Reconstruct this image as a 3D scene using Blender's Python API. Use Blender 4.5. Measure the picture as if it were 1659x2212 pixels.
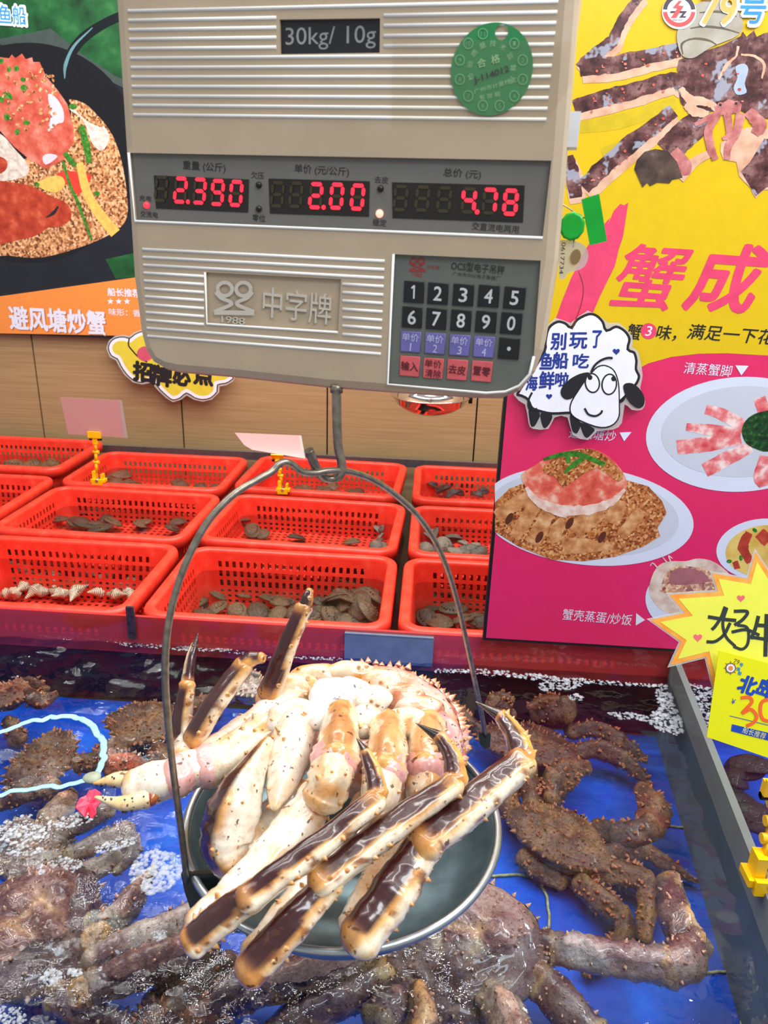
import bpy, math, random
import numpy as np
from mathutils import Vector, Matrix, noise as mnoise

for o in list(bpy.data.objects):
    bpy.data.objects.remove(o)
SC = bpy.context.scene
COL = SC.collection
R = random.Random(7)

# ------------------------------------------------------------------ camera
CX, CY, F = 829.5, 1106.0, 1592.0
EYE = Vector((0, 0, 1.55))
def _axes():
    d = np.array([690 - CX, 5440 - CY, F]); d /= np.linalg.norm(d)
    y = np.array([942 - CX, 525 - CY, F]); y -= d * (y @ d); y /= np.linalg.norm(y)
    return np.array([np.cross(d, y), y, -d])
AX = _axes()
cam = bpy.data.objects.new('camera', bpy.data.cameras.new('camera'))
COL.objects.link(cam)
_r, _u, _b = AX[:, 0], -AX[:, 1], -AX[:, 2]
cam.matrix_world = Matrix(((_r[0], _u[0], _b[0], EYE.x), (_r[1], _u[1], _b[1], EYE.y), (_r[2], _u[2], _b[2], EYE.z), (0, 0, 0, 1)))
cam.data.sensor_fit = 'VERTICAL'
cam.data.sensor_height = 36.0
cam.data.lens = F / 2212 * 36
cam.data.clip_start = 0.02
cam.data.dof.use_dof = True
cam.data.dof.focus_distance = 1.0
cam.data.dof.aperture_fstop = 12
SC.camera = cam

# ------------------------------------------------------------------ world, lamps, exposure
world = bpy.data.worlds.new('world'); SC.world = world
world.use_nodes = True
bg = world.node_tree.nodes['Background']
bg.inputs[0].default_value = (0.93, 0.96, 1.0, 1)
bg.inputs[1].default_value = 0.50
SC.view_settings.view_transform = 'Standard'
SC.view_settings.look = 'None'
SC.view_settings.exposure = 0.0
SC.view_settings.gamma = 1.0
SC.view_settings.use_curve_mapping = False
SC.cycles.max_bounces = 8
SC.cycles.transparent_max_bounces = 16
SC.cycles.caustics_reflective = False
SC.cycles.caustics_refractive = False
SC.cycles.use_denoising = True
SC.cycles.sample_clamp_indirect = 0

def lamp(name, loc, target, sx, sy, power, color=(1, 1, 1)):
    l = bpy.data.lights.new(name, 'AREA'); l.shape = 'RECTANGLE'
    l.size, l.size_y, l.energy, l.color = sx, sy, power, color
    o = bpy.data.objects.new(name, l); COL.objects.link(o)
    o.location = loc
    o.rotation_euler = (Vector(target) - Vector(loc)).to_track_quat('-Z', 'Y').to_euler()
    return o
for ly, pw_ in ((.30, 14), (.80, 15), (1.25, 22), (1.75, 31), (2.25, 31)):                 # rows of ceiling tubes over the counter
    lamp('ceiling_tube', (-.1, ly, 2.9), (-.1, ly + .02, .7), 2.8, .06, pw_, (1.0, .965, .92))
lamp('front_fill_lamp', (0.9, -0.7, 3.0), (0.1, 0.9, 1.1), 1.2, 0.5, 26, (0.92, 0.96, 1.0))  # added lamp behind the camera that fills in the scale's front
lamp('side_lamp', (1.5, 0.5, 2.8), (0.2, 0.7, 1.4), 0.6, 0.25, 26, (0.92, 0.97, 1.0))

# ------------------------------------------------------------------ pixels to points on real planes
def ray(px, py):
    v = AX @ np.array([px - CX, py - CY, F]); return Vector(v)
def onz(px, py, z):
    r = ray(px, py); return EYE + r * (z / r.z)          # z measured from the eye level
def ony(px, py, y):
    r = ray(px, py); return EYE + r * (y / r.y)
def onplane(px, py, p0, n):
    r = ray(px, py); return EYE + r * ((p0 - EYE).dot(n) / r.dot(n))
def depth(p):
    return float((p - EYE).dot(Vector(AX[:, 2])))
def pxm(p, r):
    return r * depth(p) / F
VIEW = Vector(AX[:, 2])
IMR = Vector(AX[:, 0]); IMD = Vector(AX[:, 1])

# ------------------------------------------------------------------ materials
def lin(c):
    return tuple(((v / 255) / 12.92 if v / 255 <= 0.04045 else ((v / 255 + 0.055) / 1.055) ** 2.4) for v in c)
def L4(c): return (*lin(c), 1)
class NT:
    def __init__(s, name):
        s.m = bpy.data.materials.new(name); s.m.use_nodes = True
        s.t = s.m.node_tree; s.n = s.t.nodes; s.b = s.n['Principled BSDF']; s.out = s.n['Material Output']
    def new(s, kind, **kw):
        n = s.n.new(kind)
        for k, v in kw.items():
            if k in n.inputs: n.inputs[k].default_value = v
            else: setattr(n, k, v)
        return n
    def link(s, a, b): s.t.links.new(a, b)
    def ramp(s, fac, stops, const=False):
        r = s.n.new('ShaderNodeValToRGB'); e = r.color_ramp.elements
        if const: r.color_ramp.interpolation = 'CONSTANT'
        while len(e) < len(stops): e.new(0.5)
        for i, (p, c) in enumerate(stops):
            e[i].position = p; e[i].color = (*c, 1) if len(c) == 3 else c
        s.link(fac, r.inputs[0]); return r.outputs[0]
    def coord(s, kind='Object', scale=(1, 1, 1)):
        tc = s.n.new('ShaderNodeTexCoord'); mp = s.n.new('ShaderNodeMapping')
        mp.inputs['Scale'].default_value = scale
        s.link(tc.outputs[kind], mp.inputs[0]); return mp.outputs[0]
    def noise(s, vec, scale, detail=4, rough=0.55):
        n = s.n.new('ShaderNodeTexNoise'); n.inputs['Scale'].default_value = scale
        n.inputs['Detail'].default_value = detail; n.inputs['Roughness'].default_value = rough
        s.link(vec, n.inputs['Vector']); return n.outputs[0]
    def voro(s, vec, scale, out='Color', feature='F1'):
        n = s.n.new('ShaderNodeTexVoronoi'); n.feature = feature; n.inputs['Scale'].default_value = scale
        s.link(vec, n.inputs['Vector']); return n.outputs[out]
    def bump(s, h, strength, dist=0.002):
        b = s.n.new('ShaderNodeBump'); b.inputs['Strength'].default_value = strength; b.inputs['Distance'].default_value = dist
        s.link(h, b.inputs['Height']); s.link(b.outputs[0], s.b.inputs['Normal']); return b
    def mix(s, a, b, fac, blend='MIX'):
        m = s.n.new('ShaderNodeMix'); m.data_type = 'RGBA'; m.blend_type = blend
        for sock, v in ((m.inputs[6], a), (m.inputs[7], b), (m.inputs[0], fac)):
            if hasattr(v, 'is_linked'): s.link(v, sock)
            else: sock.default_value = v if sock is m.inputs[0] else (*v, 1)
        return m.outputs[2]
    def base(s, sock): s.link(sock, s.b.inputs['Base Color'])

def mat(name, c, rough=0.5, metal=0.0, spec=0.5, vary=0.12, vscale=40, bump=0.0, bscale=200, alpha=1.0, coat=0.0, trans=0.0):
    t = NT(name); b = t.b; c = lin(c)
    b.inputs['Roughness'].default_value = rough; b.inputs['Metallic'].default_value = metal
    b.inputs['Specular IOR Level'].default_value = spec; b.inputs['Alpha'].default_value = alpha
    b.inputs['Coat Weight'].default_value = coat; b.inputs['Transmission Weight'].default_value = trans
    v = t.coord()
    n = t.noise(v, vscale)
    lo = tuple(x * (1 - vary) for x in c); hi = tuple(min(1, x * (1 + vary)) for x in c)
    t.base(t.ramp(n, [(0.3, lo), (0.7, hi)]))
    if bump: t.bump(t.noise(v, bscale), bump)
    return t.m
def glow(name, c, strength):
    t = NT(name); b = t.b
    b.inputs['Base Color'].default_value = L4(c); b.inputs['Emission Color'].default_value = L4(c)
    b.inputs['Emission Strength'].default_value = strength
    return t.m
def multi(name, stops, scale, kind='noise', rough=0.45, bump=0.0, stretch=(1, 1, 1), const=False, detail=4, spec=0.4):
    t = NT(name); t.b.inputs['Roughness'].default_value = rough; t.b.inputs['Specular IOR Level'].default_value = spec
    v = t.coord('Object', stretch)
    if kind == 'noise': f = t.noise(v, scale, detail)
    else: f = t.voro(t.mix_vec(v, scale) if False else v, scale, 'Color')
    t.base(t.ramp(f, [(p, lin(c)) for p, c in stops], const))
    if bump: t.bump(f, bump)
    return t.m

# ------------------------------------------------------------------ mesh builder
def catmull(P, k=8, closed=False):
    n = len(P); out = []
    if n < 3 and not closed:
        return [P[0].lerp(P[1], i / k) for i in range(k + 1)]
    rng = range(n if closed else n - 1)
    for i in rng:
        p0 = P[(i - 1) % n] if closed or i > 0 else P[0] * 2 - P[1]
        p1 = P[i]; p2 = P[(i + 1) % n]
        p3 = P[(i + 2) % n] if closed or i + 2 < n else p2 * 2 - p1
        for j in range(k):
            t = j / k
            out.append(0.5 * ((2 * p1) + (p2 - p0) * t + (2 * p0 - 5 * p1 + 4 * p2 - p3) * t * t + (3 * p1 - p0 - 3 * p2 + p3) * t ** 3))
    if not closed: out.append(P[-1].copy())
    return out
def lerpc(a, b, t): return tuple(x + (y - x) * t for x, y in zip(a, b))
def sstep(a, b, x):
    t = min(1, max(0, (x - a) / (b - a))); return t * t * (3 - 2 * t)

class MB:
    def __init__(s): s.v = []; s.f = []; s.c = []; s.sm = []; s.mi = []
    def face(s, idx, smooth=False, m=0): s.f.append(tuple(idx)); s.sm.append(smooth); s.mi.append(m)
    def add(s, verts, col=(1, 1, 1)):
        b = len(s.v); s.v += [tuple(p) for p in verts]; s.c += [col] * len(verts); return b
    def outline(s, b, n, band):
        if not band: return s.face(range(b, b + n))
        for i in range(n // 2 - 1): s.face((b + i, b + i + 1, b + n - 2 - i, b + n - 1 - i))
    def box(s, c, d, M=None, col=(1, 1, 1), m=0):
        c = Vector(c); P = []
        for z in (-1, 1):
            for x, y in ((-1, -1), (1, -1), (1, 1), (-1, 1)):
                q = Vector((x * d[0] / 2, y * d[1] / 2, z * d[2] / 2)); q = (M @ q if M else q) + c; P.append(q)
        b = s.add(P, col)
        for q in ((3, 2, 1, 0), (4, 5, 6, 7), (0, 1, 5, 4), (1, 2, 6, 5), (2, 3, 7, 6), (3, 0, 4, 7)): s.face([b + i for i in q], False, m)
    def tube(s, path, rad, n=10, cap=True, col=(1, 1, 1), m=0, flat=1.0, up=None):
        N = len(path)
        if not hasattr(rad, '__len__'): rad = [rad] * N
        t0 = (path[1] - path[0]).normalized()
        u = up if up is not None else (Vector((0, 0, 1)) if abs(t0.z) < .9 else Vector((1, 0, 0)))
        u = (u - t0 * u.dot(t0)).normalized()
        rings = []
        for i, p in enumerate(path):
            t = (path[min(i + 1, N - 1)] - path[max(i - 1, 0)]).normalized()
            u = (u - t * u.dot(t)).normalized(); w = t.cross(u)
            rings.append(s.add([p + (u * math.cos(a) * flat + w * math.sin(a)) * rad[i] for a in (2 * math.pi * k / n for k in range(n))], col))
        for i in range(N - 1):
            for k in range(n):
                a, b = rings[i], rings[i + 1]
                s.face((a + k, a + (k + 1) % n, b + (k + 1) % n, b + k), True, m)
        if cap:
            s.face([rings[0] + k for k in reversed(range(n))], False, m); s.face([rings[-1] + k for k in range(n)], False, m)
    def lathe(s, prof, c, n=48, M=None, col=(1, 1, 1), m=0, close=False):
        c = Vector(c); rings = []
        for r, z in prof:
            P = [Vector((r * math.cos(2 * math.pi * k / n), r * math.sin(2 * math.pi * k / n), z)) for k in range(n)]
            rings.append(s.add([(M @ q if M else q) + c for q in P], col))
        for i in range(len(prof) - 1):
            for k in range(n):
                s.face((rings[i] + k, rings[i] + (k + 1) % n, rings[i + 1] + (k + 1) % n, rings[i + 1] + k), True, m)
        s.face([rings[0] + k for k in reversed(range(n))], False, m); s.face([rings[-1] + k for k in range(n)], False, m)
    def prism(s, pts, z0, z1, m=0, col=(1, 1, 1), bevel=0.0):
        n = len(pts)
        lev = [(0, z0), (0, z1)] if not bevel else [(0, z0), (0, z1 - bevel), (bevel * .3, z1 - bevel * .3), (bevel, z1)]
        cen = sum((Vector((p[0], p[1])) for p in pts), Vector((0, 0))) / n
        rings = []
        for ins, z in lev:
            P = []
            for i in range(n):
                a = Vector(pts[i - 1][:2]); b = Vector(pts[i][:2]); c = Vector(pts[(i + 1) % n][:2])
                e1 = (b - a).normalized(); e2 = (c - b).normalized()
                nn = Vector((-(e1.y + e2.y), e1.x + e2.x)); nn = nn.normalized() if nn.length > 1e-6 else Vector((-e1.y, e1.x))
                q = b + nn * ins; P.append((q.x, q.y, z))
            rings.append(s.add(P, col))
        for i in range(len(lev) - 1):
            for k in range(n): s.face((rings[i] + k, rings[i] + (k + 1) % n, rings[i + 1] + (k + 1) % n, rings[i + 1] + k), bool(bevel), m)
        s.face([rings[0] + k for k in reversed(range(n))], False, m); s.face([rings[-1] + k for k in range(n)], False, m)
    def blob(s, c, ax, col, n=18, amp=0.0, fr=60, colf=None):
        """lumpy ellipsoid; ax = three half axis vectors"""
        rows = []
        for i in range(n // 2 + 1):
            ph = math.pi * i / (n // 2)
            ring = []
            for k in range(n):
                th = 2 * math.pi * k / n
                d = ax[0] * (math.sin(ph) * math.cos(th)) + ax[1] * (math.sin(ph) * math.sin(th)) + ax[2] * math.cos(ph)
                p = c + d
                f = 1 + amp * mnoise.noise(p * fr)
                p = c + d * f
                ring.append(s.add([p], colf(p, d.normalized()) if colf else col))
            rows.append(ring)
        for i in range(n // 2):
            for k in range(n):
                s.face((rows[i][k], rows[i + 1][k], rows[i + 1][(k + 1) % n], rows[i][(k + 1) % n]), True)
    def cone(s, p, d, r, h, col, tip, n=6):
        d = d.normalized(); u = d.orthogonal().normalized(); w = d.cross(u)
        b = s.add([p + (u * math.cos(2 * math.pi * k / n) + w * math.sin(2 * math.pi * k / n)) * r for k in range(n)], col)
        m_ = s.add([p + d * h * .55 + (u * math.cos(2 * math.pi * k / n) + w * math.sin(2 * math.pi * k / n)) * r * .5 for k in range(n)], lerpc(col, tip, .6))
        t = s.add([p + d * h], tip)
        for k in range(n):
            s.face((b + k, b + (k + 1) % n, m_ + (k + 1) % n, m_ + k), True); s.face((m_ + k, m_ + (k + 1) % n, t), True)
    def mesh(s, name, mats, vcol=False):
        me = bpy.data.meshes.new(name); me.from_pydata(s.v, [], s.f); 
        for m in (mats if isinstance(mats, (list, tuple)) else [mats]): me.materials.append(m)
        me.polygons.foreach_set('use_smooth', s.sm); me.polygons.foreach_set('material_index', s.mi)
        if vcol:
            at = me.color_attributes.new('Col', 'FLOAT_COLOR', 'POINT')
            at.data.foreach_set('color', np.array([(*lin([x * 255 for x in c[:3]]), 1) for c in s.c], dtype=np.float32).ravel())
        me.update(); return me
    def build(s, name, mats, parent=None, vcol=False, M=None):
        o = bpy.data.objects.new(name, s.mesh(name, mats, vcol)); COL.objects.link(o)
        if parent: o.parent = parent
        if M: o.matrix_world = M
        return o
def tag(o, label=None, cat=None, group=None, kind=None):
    for k, v in (('label', label), ('category', cat), ('group', group), ('kind', kind)):
        if v: o[k] = v
    return o
def thing(name, label, cat, M=None, group=None):
    o = bpy.data.objects.new(name, None); o.empty_display_size = .02; COL.objects.link(o)
    if M is not None: o.matrix_world = M if isinstance(M, Matrix) else Matrix.Translation(M)
    return tag(o, label, cat, group)
def struct(name, mb, m, **k):
    return tag(mb.build(name, m, **k), kind='structure')
def copy_tree(o):
    c = o.copy(); COL.objects.link(c)
    for ch in o.children:
        d = ch.copy(); COL.objects.link(d); d.parent = c
        for g in ch.children:
            e = g.copy(); COL.objects.link(e); e.parent = d
    return c

# ------------------------------------------------------------------ flat faces with writing and print
class Face:
    """a real plane in the room: local x right, y up, z out towards the room"""
    def __init__(s, o, ux, n):
        s.o = Vector(o); s.n = Vector(n).normalized(); s.ux = Vector(ux); s.ux = (s.ux - s.n * s.ux.dot(s.n)).normalized(); s.uy = s.n.cross(s.ux)
        s.M = Matrix(((s.ux.x, s.uy.x, s.n.x, s.o.x), (s.ux.y, s.uy.y, s.n.y, s.o.y), (s.ux.z, s.uy.z, s.n.z, s.o.z), (0, 0, 0, 1)))
    def uv(s, px, py, h=0.0):
        d = onplane(px, py, s.o + s.n * h, s.n) - s.o
        return Vector((d.dot(s.ux), d.dot(s.uy)))
LAY = 0.0002
CNT = {}
def lift(F_):
    """every printed patch lies a hair above the one before it"""
    CNT[id(F_)] = CNT.get(id(F_), 0) + 1; return CNT[id(F_)] * 8e-7
def shape(F_, par, name, pts, m, lay=1, smooth=0, z0=0.0, thick=0.0, raw=False):
    P = [Vector((*(p if raw else F_.uv(*p)), 0)) for p in pts]
    if smooth: P = catmull(P, smooth, True)
    a = sum(P[i - 1].x * P[i].y - P[i].x * P[i - 1].y for i in range(len(P)))
    if a < 0: P.reverse()
    mb = MB()
    if thick: mb.prism(P, z0, z0 + thick)
    else:
        zz = z0 + lay * LAY + lift(F_); n = len(P); b = mb.add([(p.x, p.y, zz + min(i, n - 1 - i) * 4e-7) for i, p in enumerate(P)]); mb.outline(b, n, isinstance(pts, Band))
    return mb.build(name, m, par)
def ell(cx, cy, rx, ry, rot=0, n=40):
    a = math.radians(rot); return [(cx + rx * math.cos(t) * math.cos(a) - ry * math.sin(t) * math.sin(a), cy + rx * math.cos(t) * math.sin(a) + ry * math.sin(t) * math.cos(a)) for t in (2 * math.pi * k / n for k in range(n))]
class Band(list): pass
def strip(pts, ws, k=6, jag=0.0):
    """outline (pixels) of a stroke with varying width"""
    P = catmull([Vector((*p, 0)) for p in pts], k); n = len(P); Wd = np.interp(np.linspace(0, 1, n), np.linspace(0, 1, len(ws)), ws)
    A, B = [], []
    for i, p in enumerate(P):
        t = (P[min(i + 1, n - 1)] - P[max(i - 1, 0)]).normalized(); q = Vector((-t.y, t.x, 0))
        w = Wd[i] * (1 + jag * R.uniform(-1, 1)); A.append(tuple((p + q * w)[:2])); B.append(tuple((p - q * Wd[i] * (1 + jag * R.uniform(-1, 1)))[:2]))
    return Band(A + B[::-1])
def strokes(F_, par, name, lines, w, m, lay=2, z0=0.0):
    mb = MB()
    for pts in lines:
        ww = w
        P = [Vector((*F_.uv(*q), 0)) for q in strip(pts, [ww, ww], 5)]
        a = sum(P[i - 1].x * P[i].y - P[i].x * P[i - 1].y for i in range(len(P)))
        if a < 0: P.reverse()
        zz = z0 + lay * LAY + lift(F_); n = len(P); b = mb.add([(p.x, p.y, zz + min(i, n - 1 - i) * 4e-7) for i, p in enumerate(P)]); mb.outline(b, n, True)
    return mb.build(name, m, par)
def text(F_, par, name, body, px, py, wpx, hpx, m, lay=2, rot=0.0, bold=0.0, shear=0.0, z0=0.0, ext=0.0):
    cu = bpy.data.curves.new(name, 'FONT'); cu.body = body; cu.size = 1; cu.shear = shear
    cu.resolution_u = 3; cu.fill_mode = 'BOTH' if ext else 'FRONT'
    if ext: cu.extrude = ext
    t = bpy.data.objects.new('t', cu); COL.objects.link(t)
    dg = bpy.context.evaluated_depsgraph_get(); dg.update()
    me = bpy.data.meshes.new_from_object(t.evaluated_get(dg)); bpy.data.objects.remove(t); bpy.data.curves.remove(cu)
    n = len(me.vertices); co = np.zeros(n * 3, np.float32)
    if not n: return None
    me.vertices.foreach_get('co', co); co = co.reshape(-1, 3)
    lo, hi = co.min(0), co.max(0)
    c = F_.uv(px, py); e1 = F_.uv(px + wpx / 2, py) - F_.uv(px - wpx / 2, py); e2 = F_.uv(px, py - hpx / 2) - F_.uv(px, py + hpx / 2)
    w, h = e1.length, e2.length
    x = (co[:, 0] - (lo[0] + hi[0]) / 2) / max(hi[0] - lo[0], 1e-6) * w; y = (co[:, 1] - (lo[1] + hi[1]) / 2) / max(hi[1] - lo[1], 1e-6) * h
    a = math.radians(rot); ca, sa = math.cos(a), math.sin(a)
    out = np.stack([c.x + x * ca - y * sa, c.y + x * sa + y * ca, co[:, 2] * 0.001 / max(ext, 1e-6) * (1 if ext else 0) + z0 + lay * LAY], 1)
    fs = [tuple(p.vertices) for p in me.polygons]; bpy.data.meshes.remove(me)
    if bold:                                              # heavier strokes: the glyphs printed several times, slightly shifted
        d = bold * h * (1.0 if len(body) < 3 or '\n' not in body else .5); sh_ = [(0, 0), (d, 0), (-d, 0), (0, d), (0, -d), (d * .7, d * .7), (-d * .7, d * .7), (d * .7, -d * .7), (-d * .7, -d * .7)]
        fs = [tuple(i + n * k for i in q) for k in range(len(sh_)) for q in fs]
        out = np.concatenate([out + np.array([a_, b_, lift(F_) + k * 6e-7]) for k, (a_, b_) in enumerate(sh_)])
    me = bpy.data.meshes.new(name); me.from_pydata(out.tolist(), [], fs); me.materials.append(m); me.update()
    o = bpy.data.objects.new(name, me); COL.objects.link(o); o.parent = par
    return o
INK = mat('black_print', (22, 20, 24), 0.6)
WHITE = mat('white_print', (240, 240, 245), 0.5, vary=.03)

# ------------------------------------------------------------------ room and tank
RIM, WATER, FLOORZ = 0.80, 0.738, 0.59
t = NT('wood_grain_panel'); t.b.inputs['Roughness'].default_value = .45
v = t.coord('Object', (1.2, 1, 60)); n1 = t.noise(v, 3.0, 6, .6)
v2 = t.coord('Object', (.6, 1, 400)); n2 = t.noise(v2, 2.0, 3)
c1 = t.ramp(n1, [(.3, lin((158, 128, 88))), (.7, lin((180, 150, 108)))])
t.base(t.mix(c1, lin((146, 114, 76)), t.ramp(n2, [(.55, (0, 0, 0)), (.75, (.55, .55, .55))])))
PANEL = t.m
BLACK = mat('black_plastic', (18, 18, 20), .4)
STEEL = mat('brushed_steel', (170, 174, 180), .28, .9, bump=.05, bscale=300)
WALLY = 2.72
seam_px = [83, 390, 707, 1033]
sx_ = [ony(x, 845, WALLY).x for x in seam_px]
pw = (sx_[-1] - sx_[0]) / 3
xs = [sx_[0] - pw * k for k in (3, 2, 1)] + sx_ + [sx_[-1] + pw * k for k in (1, 2, 3)]
mb = MB(); mb.box((0, WALLY + .06, 1.5), (6, .08, 3.0)); struct('wall_back', mb, BLACK)
for i in range(len(xs) - 1):
    mb = MB(); mb.box(((xs[i] + xs[i + 1]) / 2, WALLY + .01, 1.5), (xs[i + 1] - xs[i] - .006, .02, 3.0)); struct('wall_panel', mb, PANEL)
mb = MB(); mb.box((0, 1, -.02), (8, 6, .04)); struct('floor', mb, mat('floor_tile', (120, 118, 115), .4))

BLUE = multi('blue_tank_liner', [(.3, (0, 58, 166)), (.55, (0, 80, 200)), (.75, (6, 106, 224))], 9, rough=.45, bump=.1)
DARKWALL = multi('dark_tank_wall', [(.3, (34, 16, 16)), (.7, (66, 24, 22))], 14, rough=.4)
def glassy(name, c, tr, rough=.05, diff=.15):
    t = NT(name); t.n.remove(t.b)
    tb = t.n.new('ShaderNodeBsdfTransparent'); tb.inputs[0].default_value = (*tr, 1)
    gl = t.n.new('ShaderNodeBsdfGlossy'); gl.inputs['Roughness'].default_value = rough
    df = t.n.new('ShaderNodeBsdfDiffuse'); df.inputs[0].default_value = L4(c)
    a = t.n.new('ShaderNodeMixShader'); a.inputs[0].default_value = diff; t.link(tb.outputs[0], a.inputs[1]); t.link(df.outputs[0], a.inputs[2])
    b = t.n.new('ShaderNodeMixShader'); b.inputs[0].default_value = .06; t.link(a.outputs[0], b.inputs[1]); t.link(gl.outputs[0], b.inputs[2])
    t.link(b.outputs[0], t.out.inputs[0]); return t.m
ACRYL = glassy('red_tinted_acrylic', (206, 66, 66), (.95, .72, .72), .06, .62)
DIVG = glassy('grey_tank_glass', (128, 138, 134), (.6, .63, .63), .12, .8)
SEAL = multi('old_sealant', [(.3, (120, 120, 70)), (.7, (196, 190, 140))], 90, rough=.6)
A0, A1 = Vector((.512, 1.322, 0)), Vector((.436, .52, 0))
tank = thing('seafood_tank', 'blue-lined live seafood tank with acrylic back edge and grey glass divider', 'tank', Vector((0, .8, FLOORZ)))
def part(mb, name, m, par, vcol=False):
    o = mb.build(name, m, None, vcol); o.parent = par; o.matrix_parent_inverse = par.matrix_basis.inverted(); return o
mb = MB(); mb.box((-.3, .8, FLOORZ - .01), (3.2, 1.06, .02)); part(mb, 'tank_floor', BLUE, tank)
mb = MB(); mb.box((-.3, 1.345, (FLOORZ + .733) / 2), (3.2, .018, .733 - FLOORZ)); part(mb, 'rear_shade_panel', DARKWALL, tank)  # opaque panel; its dark brown stands in for shade and reflection under the waterline
mb = MB(); mb.box((-.3, 1.330, .76), (3.2, .008, .086)); part(mb, 'acrylic_edge', ACRYL, tank)
mb = MB(); mb.box((-.3, .28, .69), (3.2, .02, .22)); part(mb, 'near_wall', DARKWALL, tank)
mb = MB(); mb.box((-1.89, .8, .69), (.02, 1.04, .22)); part(mb, 'end_wall', DARKWALL, tank)
mb = MB(); mb.box((1.29, .8, .69), (.02, 1.04, .22)); part(mb, 'end_wall', DARKWALL, tank)
dv = (A1 - A0); dn = Vector((-dv.y, dv.x, 0)).normalized(); mid = (A0 + A1) / 2
Mz = Matrix.Rotation(math.atan2(dv.y, dv.x), 3, 'Z')
mb = MB(); mb.box((mid.x + .007, mid.y, (FLOORZ + .79) / 2), (dv.length, .012, .79 - FLOORZ), Mz); part(mb, 'divider_glass', DIVG, tank)
def zt(pts, z): return [onz(x, y, z) for x, y in pts]
for pts, w in ([(1010, 1878), (1060, 1892), (1110, 1889), (1150, 1897), (1178, 1930), (1186, 1980), (1183, 2025)], 3.2), \
              ([(1448, 1640), (1470, 1740), (1500, 1840), (1545, 1960), (1580, 2060), (1592, 2120), (1604, 2180), (1598, 2240)], 3), \
              ([(1398, 1782), (1440, 1784), (1490, 1788)], 2.5), ([(1445, 2095), (1470, 2110), (1540, 2100), (1600, 2098), (1670, 2104)], 3):
    P = catmull(zt(pts, FLOORZ - 1.55 + .003), 6); P = [p + Vector((R.uniform(-1, 1), R.uniform(-1, 1), 0)) * .0008 for p in P]
    mb = MB(); mb.tube(P, [pxm(p, w) for p in P], 6); part(mb, 'sealant_seam', SEAL, tank)
# trough under the baskets
mb = MB(); mb.box((-.3, 2.0, .6), (3.2, 1.3, .02)); part(mb, 'trough_floor', DARKWALL, tank)
mb = MB(); mb.box((-.3, 2.655, .775), (3.2, .02, .03)); part(mb, 'rear_rail', STEEL, tank)
BR = mat('blue_grey_steel', (120, 132, 150), .35, .3)
br = thing('steel_bracket', 'folded steel bracket clipped over the acrylic edge, middle of tank', 'bracket', onz(840, 1390, -.76))
p0, p1 = ony(745, 1366, 1.322), ony(937, 1382, 1.322); p2 = ony(940, 1440, 1.322)
w_ = p1.x - p0.x; cx_ = (p0.x + p1.x) / 2
mb = MB(); mb.box((cx_, 1.321, (p1.z + p2.z) / 2 + .001), (w_, .004, p1.z - p2.z)); mb.box((cx_, 1.329, p1.z + .0035), (w_, .02, .003)); mb.box((cx_, 1.338, p1.z - .008), (w_, .003, .02))
part(mb, 'bracket_plate', BR, br)
p0 = ony(284, 1345, 1.322)
mb = MB(); mb.box((p0.x, 1.322, p0.z - .0), (.017, .006, .075)); mb.box((p0.x, 1.3195, p0.z), (.004, .003, .075))
tag(mb.build('joint_strip', mat('dark_clear_joint', (70, 52, 56), .15, vary=.5, vscale=120)), 'dark clear strip covering the joint of the acrylic edge', 'strip')

# water: thin rippling sheet
def water_material(name, ior):
    t = NT(name); t.n.remove(t.b)
    tb = t.n.new('ShaderNodeBsdfTransparent'); tb.inputs[0].default_value = (.86, .94, .98, 1)
    gl = t.n.new('ShaderNodeBsdfGlossy'); gl.inputs['Roughness'].default_value = .012
    fr = t.n.new('ShaderNodeFresnel'); fr.inputs[0].default_value = ior
    v = t.coord()
    mul = t.n.new('ShaderNodeMath'); mul.operation = 'ADD'
    t.link(t.noise(v, 60, 2, .5), mul.inputs[0]); t.link(t.noise(v, 120, 2, .5), mul.inputs[1])
    bp = t.n.new('ShaderNodeBump'); bp.inputs['Strength'].default_value = .5; bp.inputs['Distance'].default_value = .0012
    at = t.n.new('ShaderNodeAttribute'); at.attribute_name = 'rough_water'
    st = t.n.new('ShaderNodeMath'); st.operation = 'MULTIPLY'; st.inputs[1].default_value = 1.0
    t.link(at.outputs['Fac'], st.inputs[0]); t.link(st.outputs[0], bp.inputs['Strength']); t.link(mul.outputs[0], bp.inputs['Height'])
    for nd in (gl, fr): t.link(bp.outputs[0], nd.inputs['Normal'])
    ms = t.n.new('ShaderNodeMixShader'); t.link(fr.outputs[0], ms.inputs[0]); t.link(tb.outputs[0], ms.inputs[1]); t.link(gl.outputs[0], ms.inputs[2])
    t.link(ms.outputs[0], t.out.inputs[0]); return t.m
WATERM = water_material('stirred_water', 1.42); STILLW = water_material('still_water', 1.16)
def turb(x, y):
    """how stirred the water is: the aerator boils at the near left"""
    a = math.exp(-((x + .55) ** 2 / .24 + (y - .75) ** 2 / .20))
    b = math.exp(-((y - 1.25) / .09) ** 2) * (1 if x < .1 else .35)
    return min(1, .12 + .95 * a + .6 * b + .4 * math.exp(-((x + .1) / .3) ** 2 - ((y - .5) / .16) ** 2))
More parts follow.
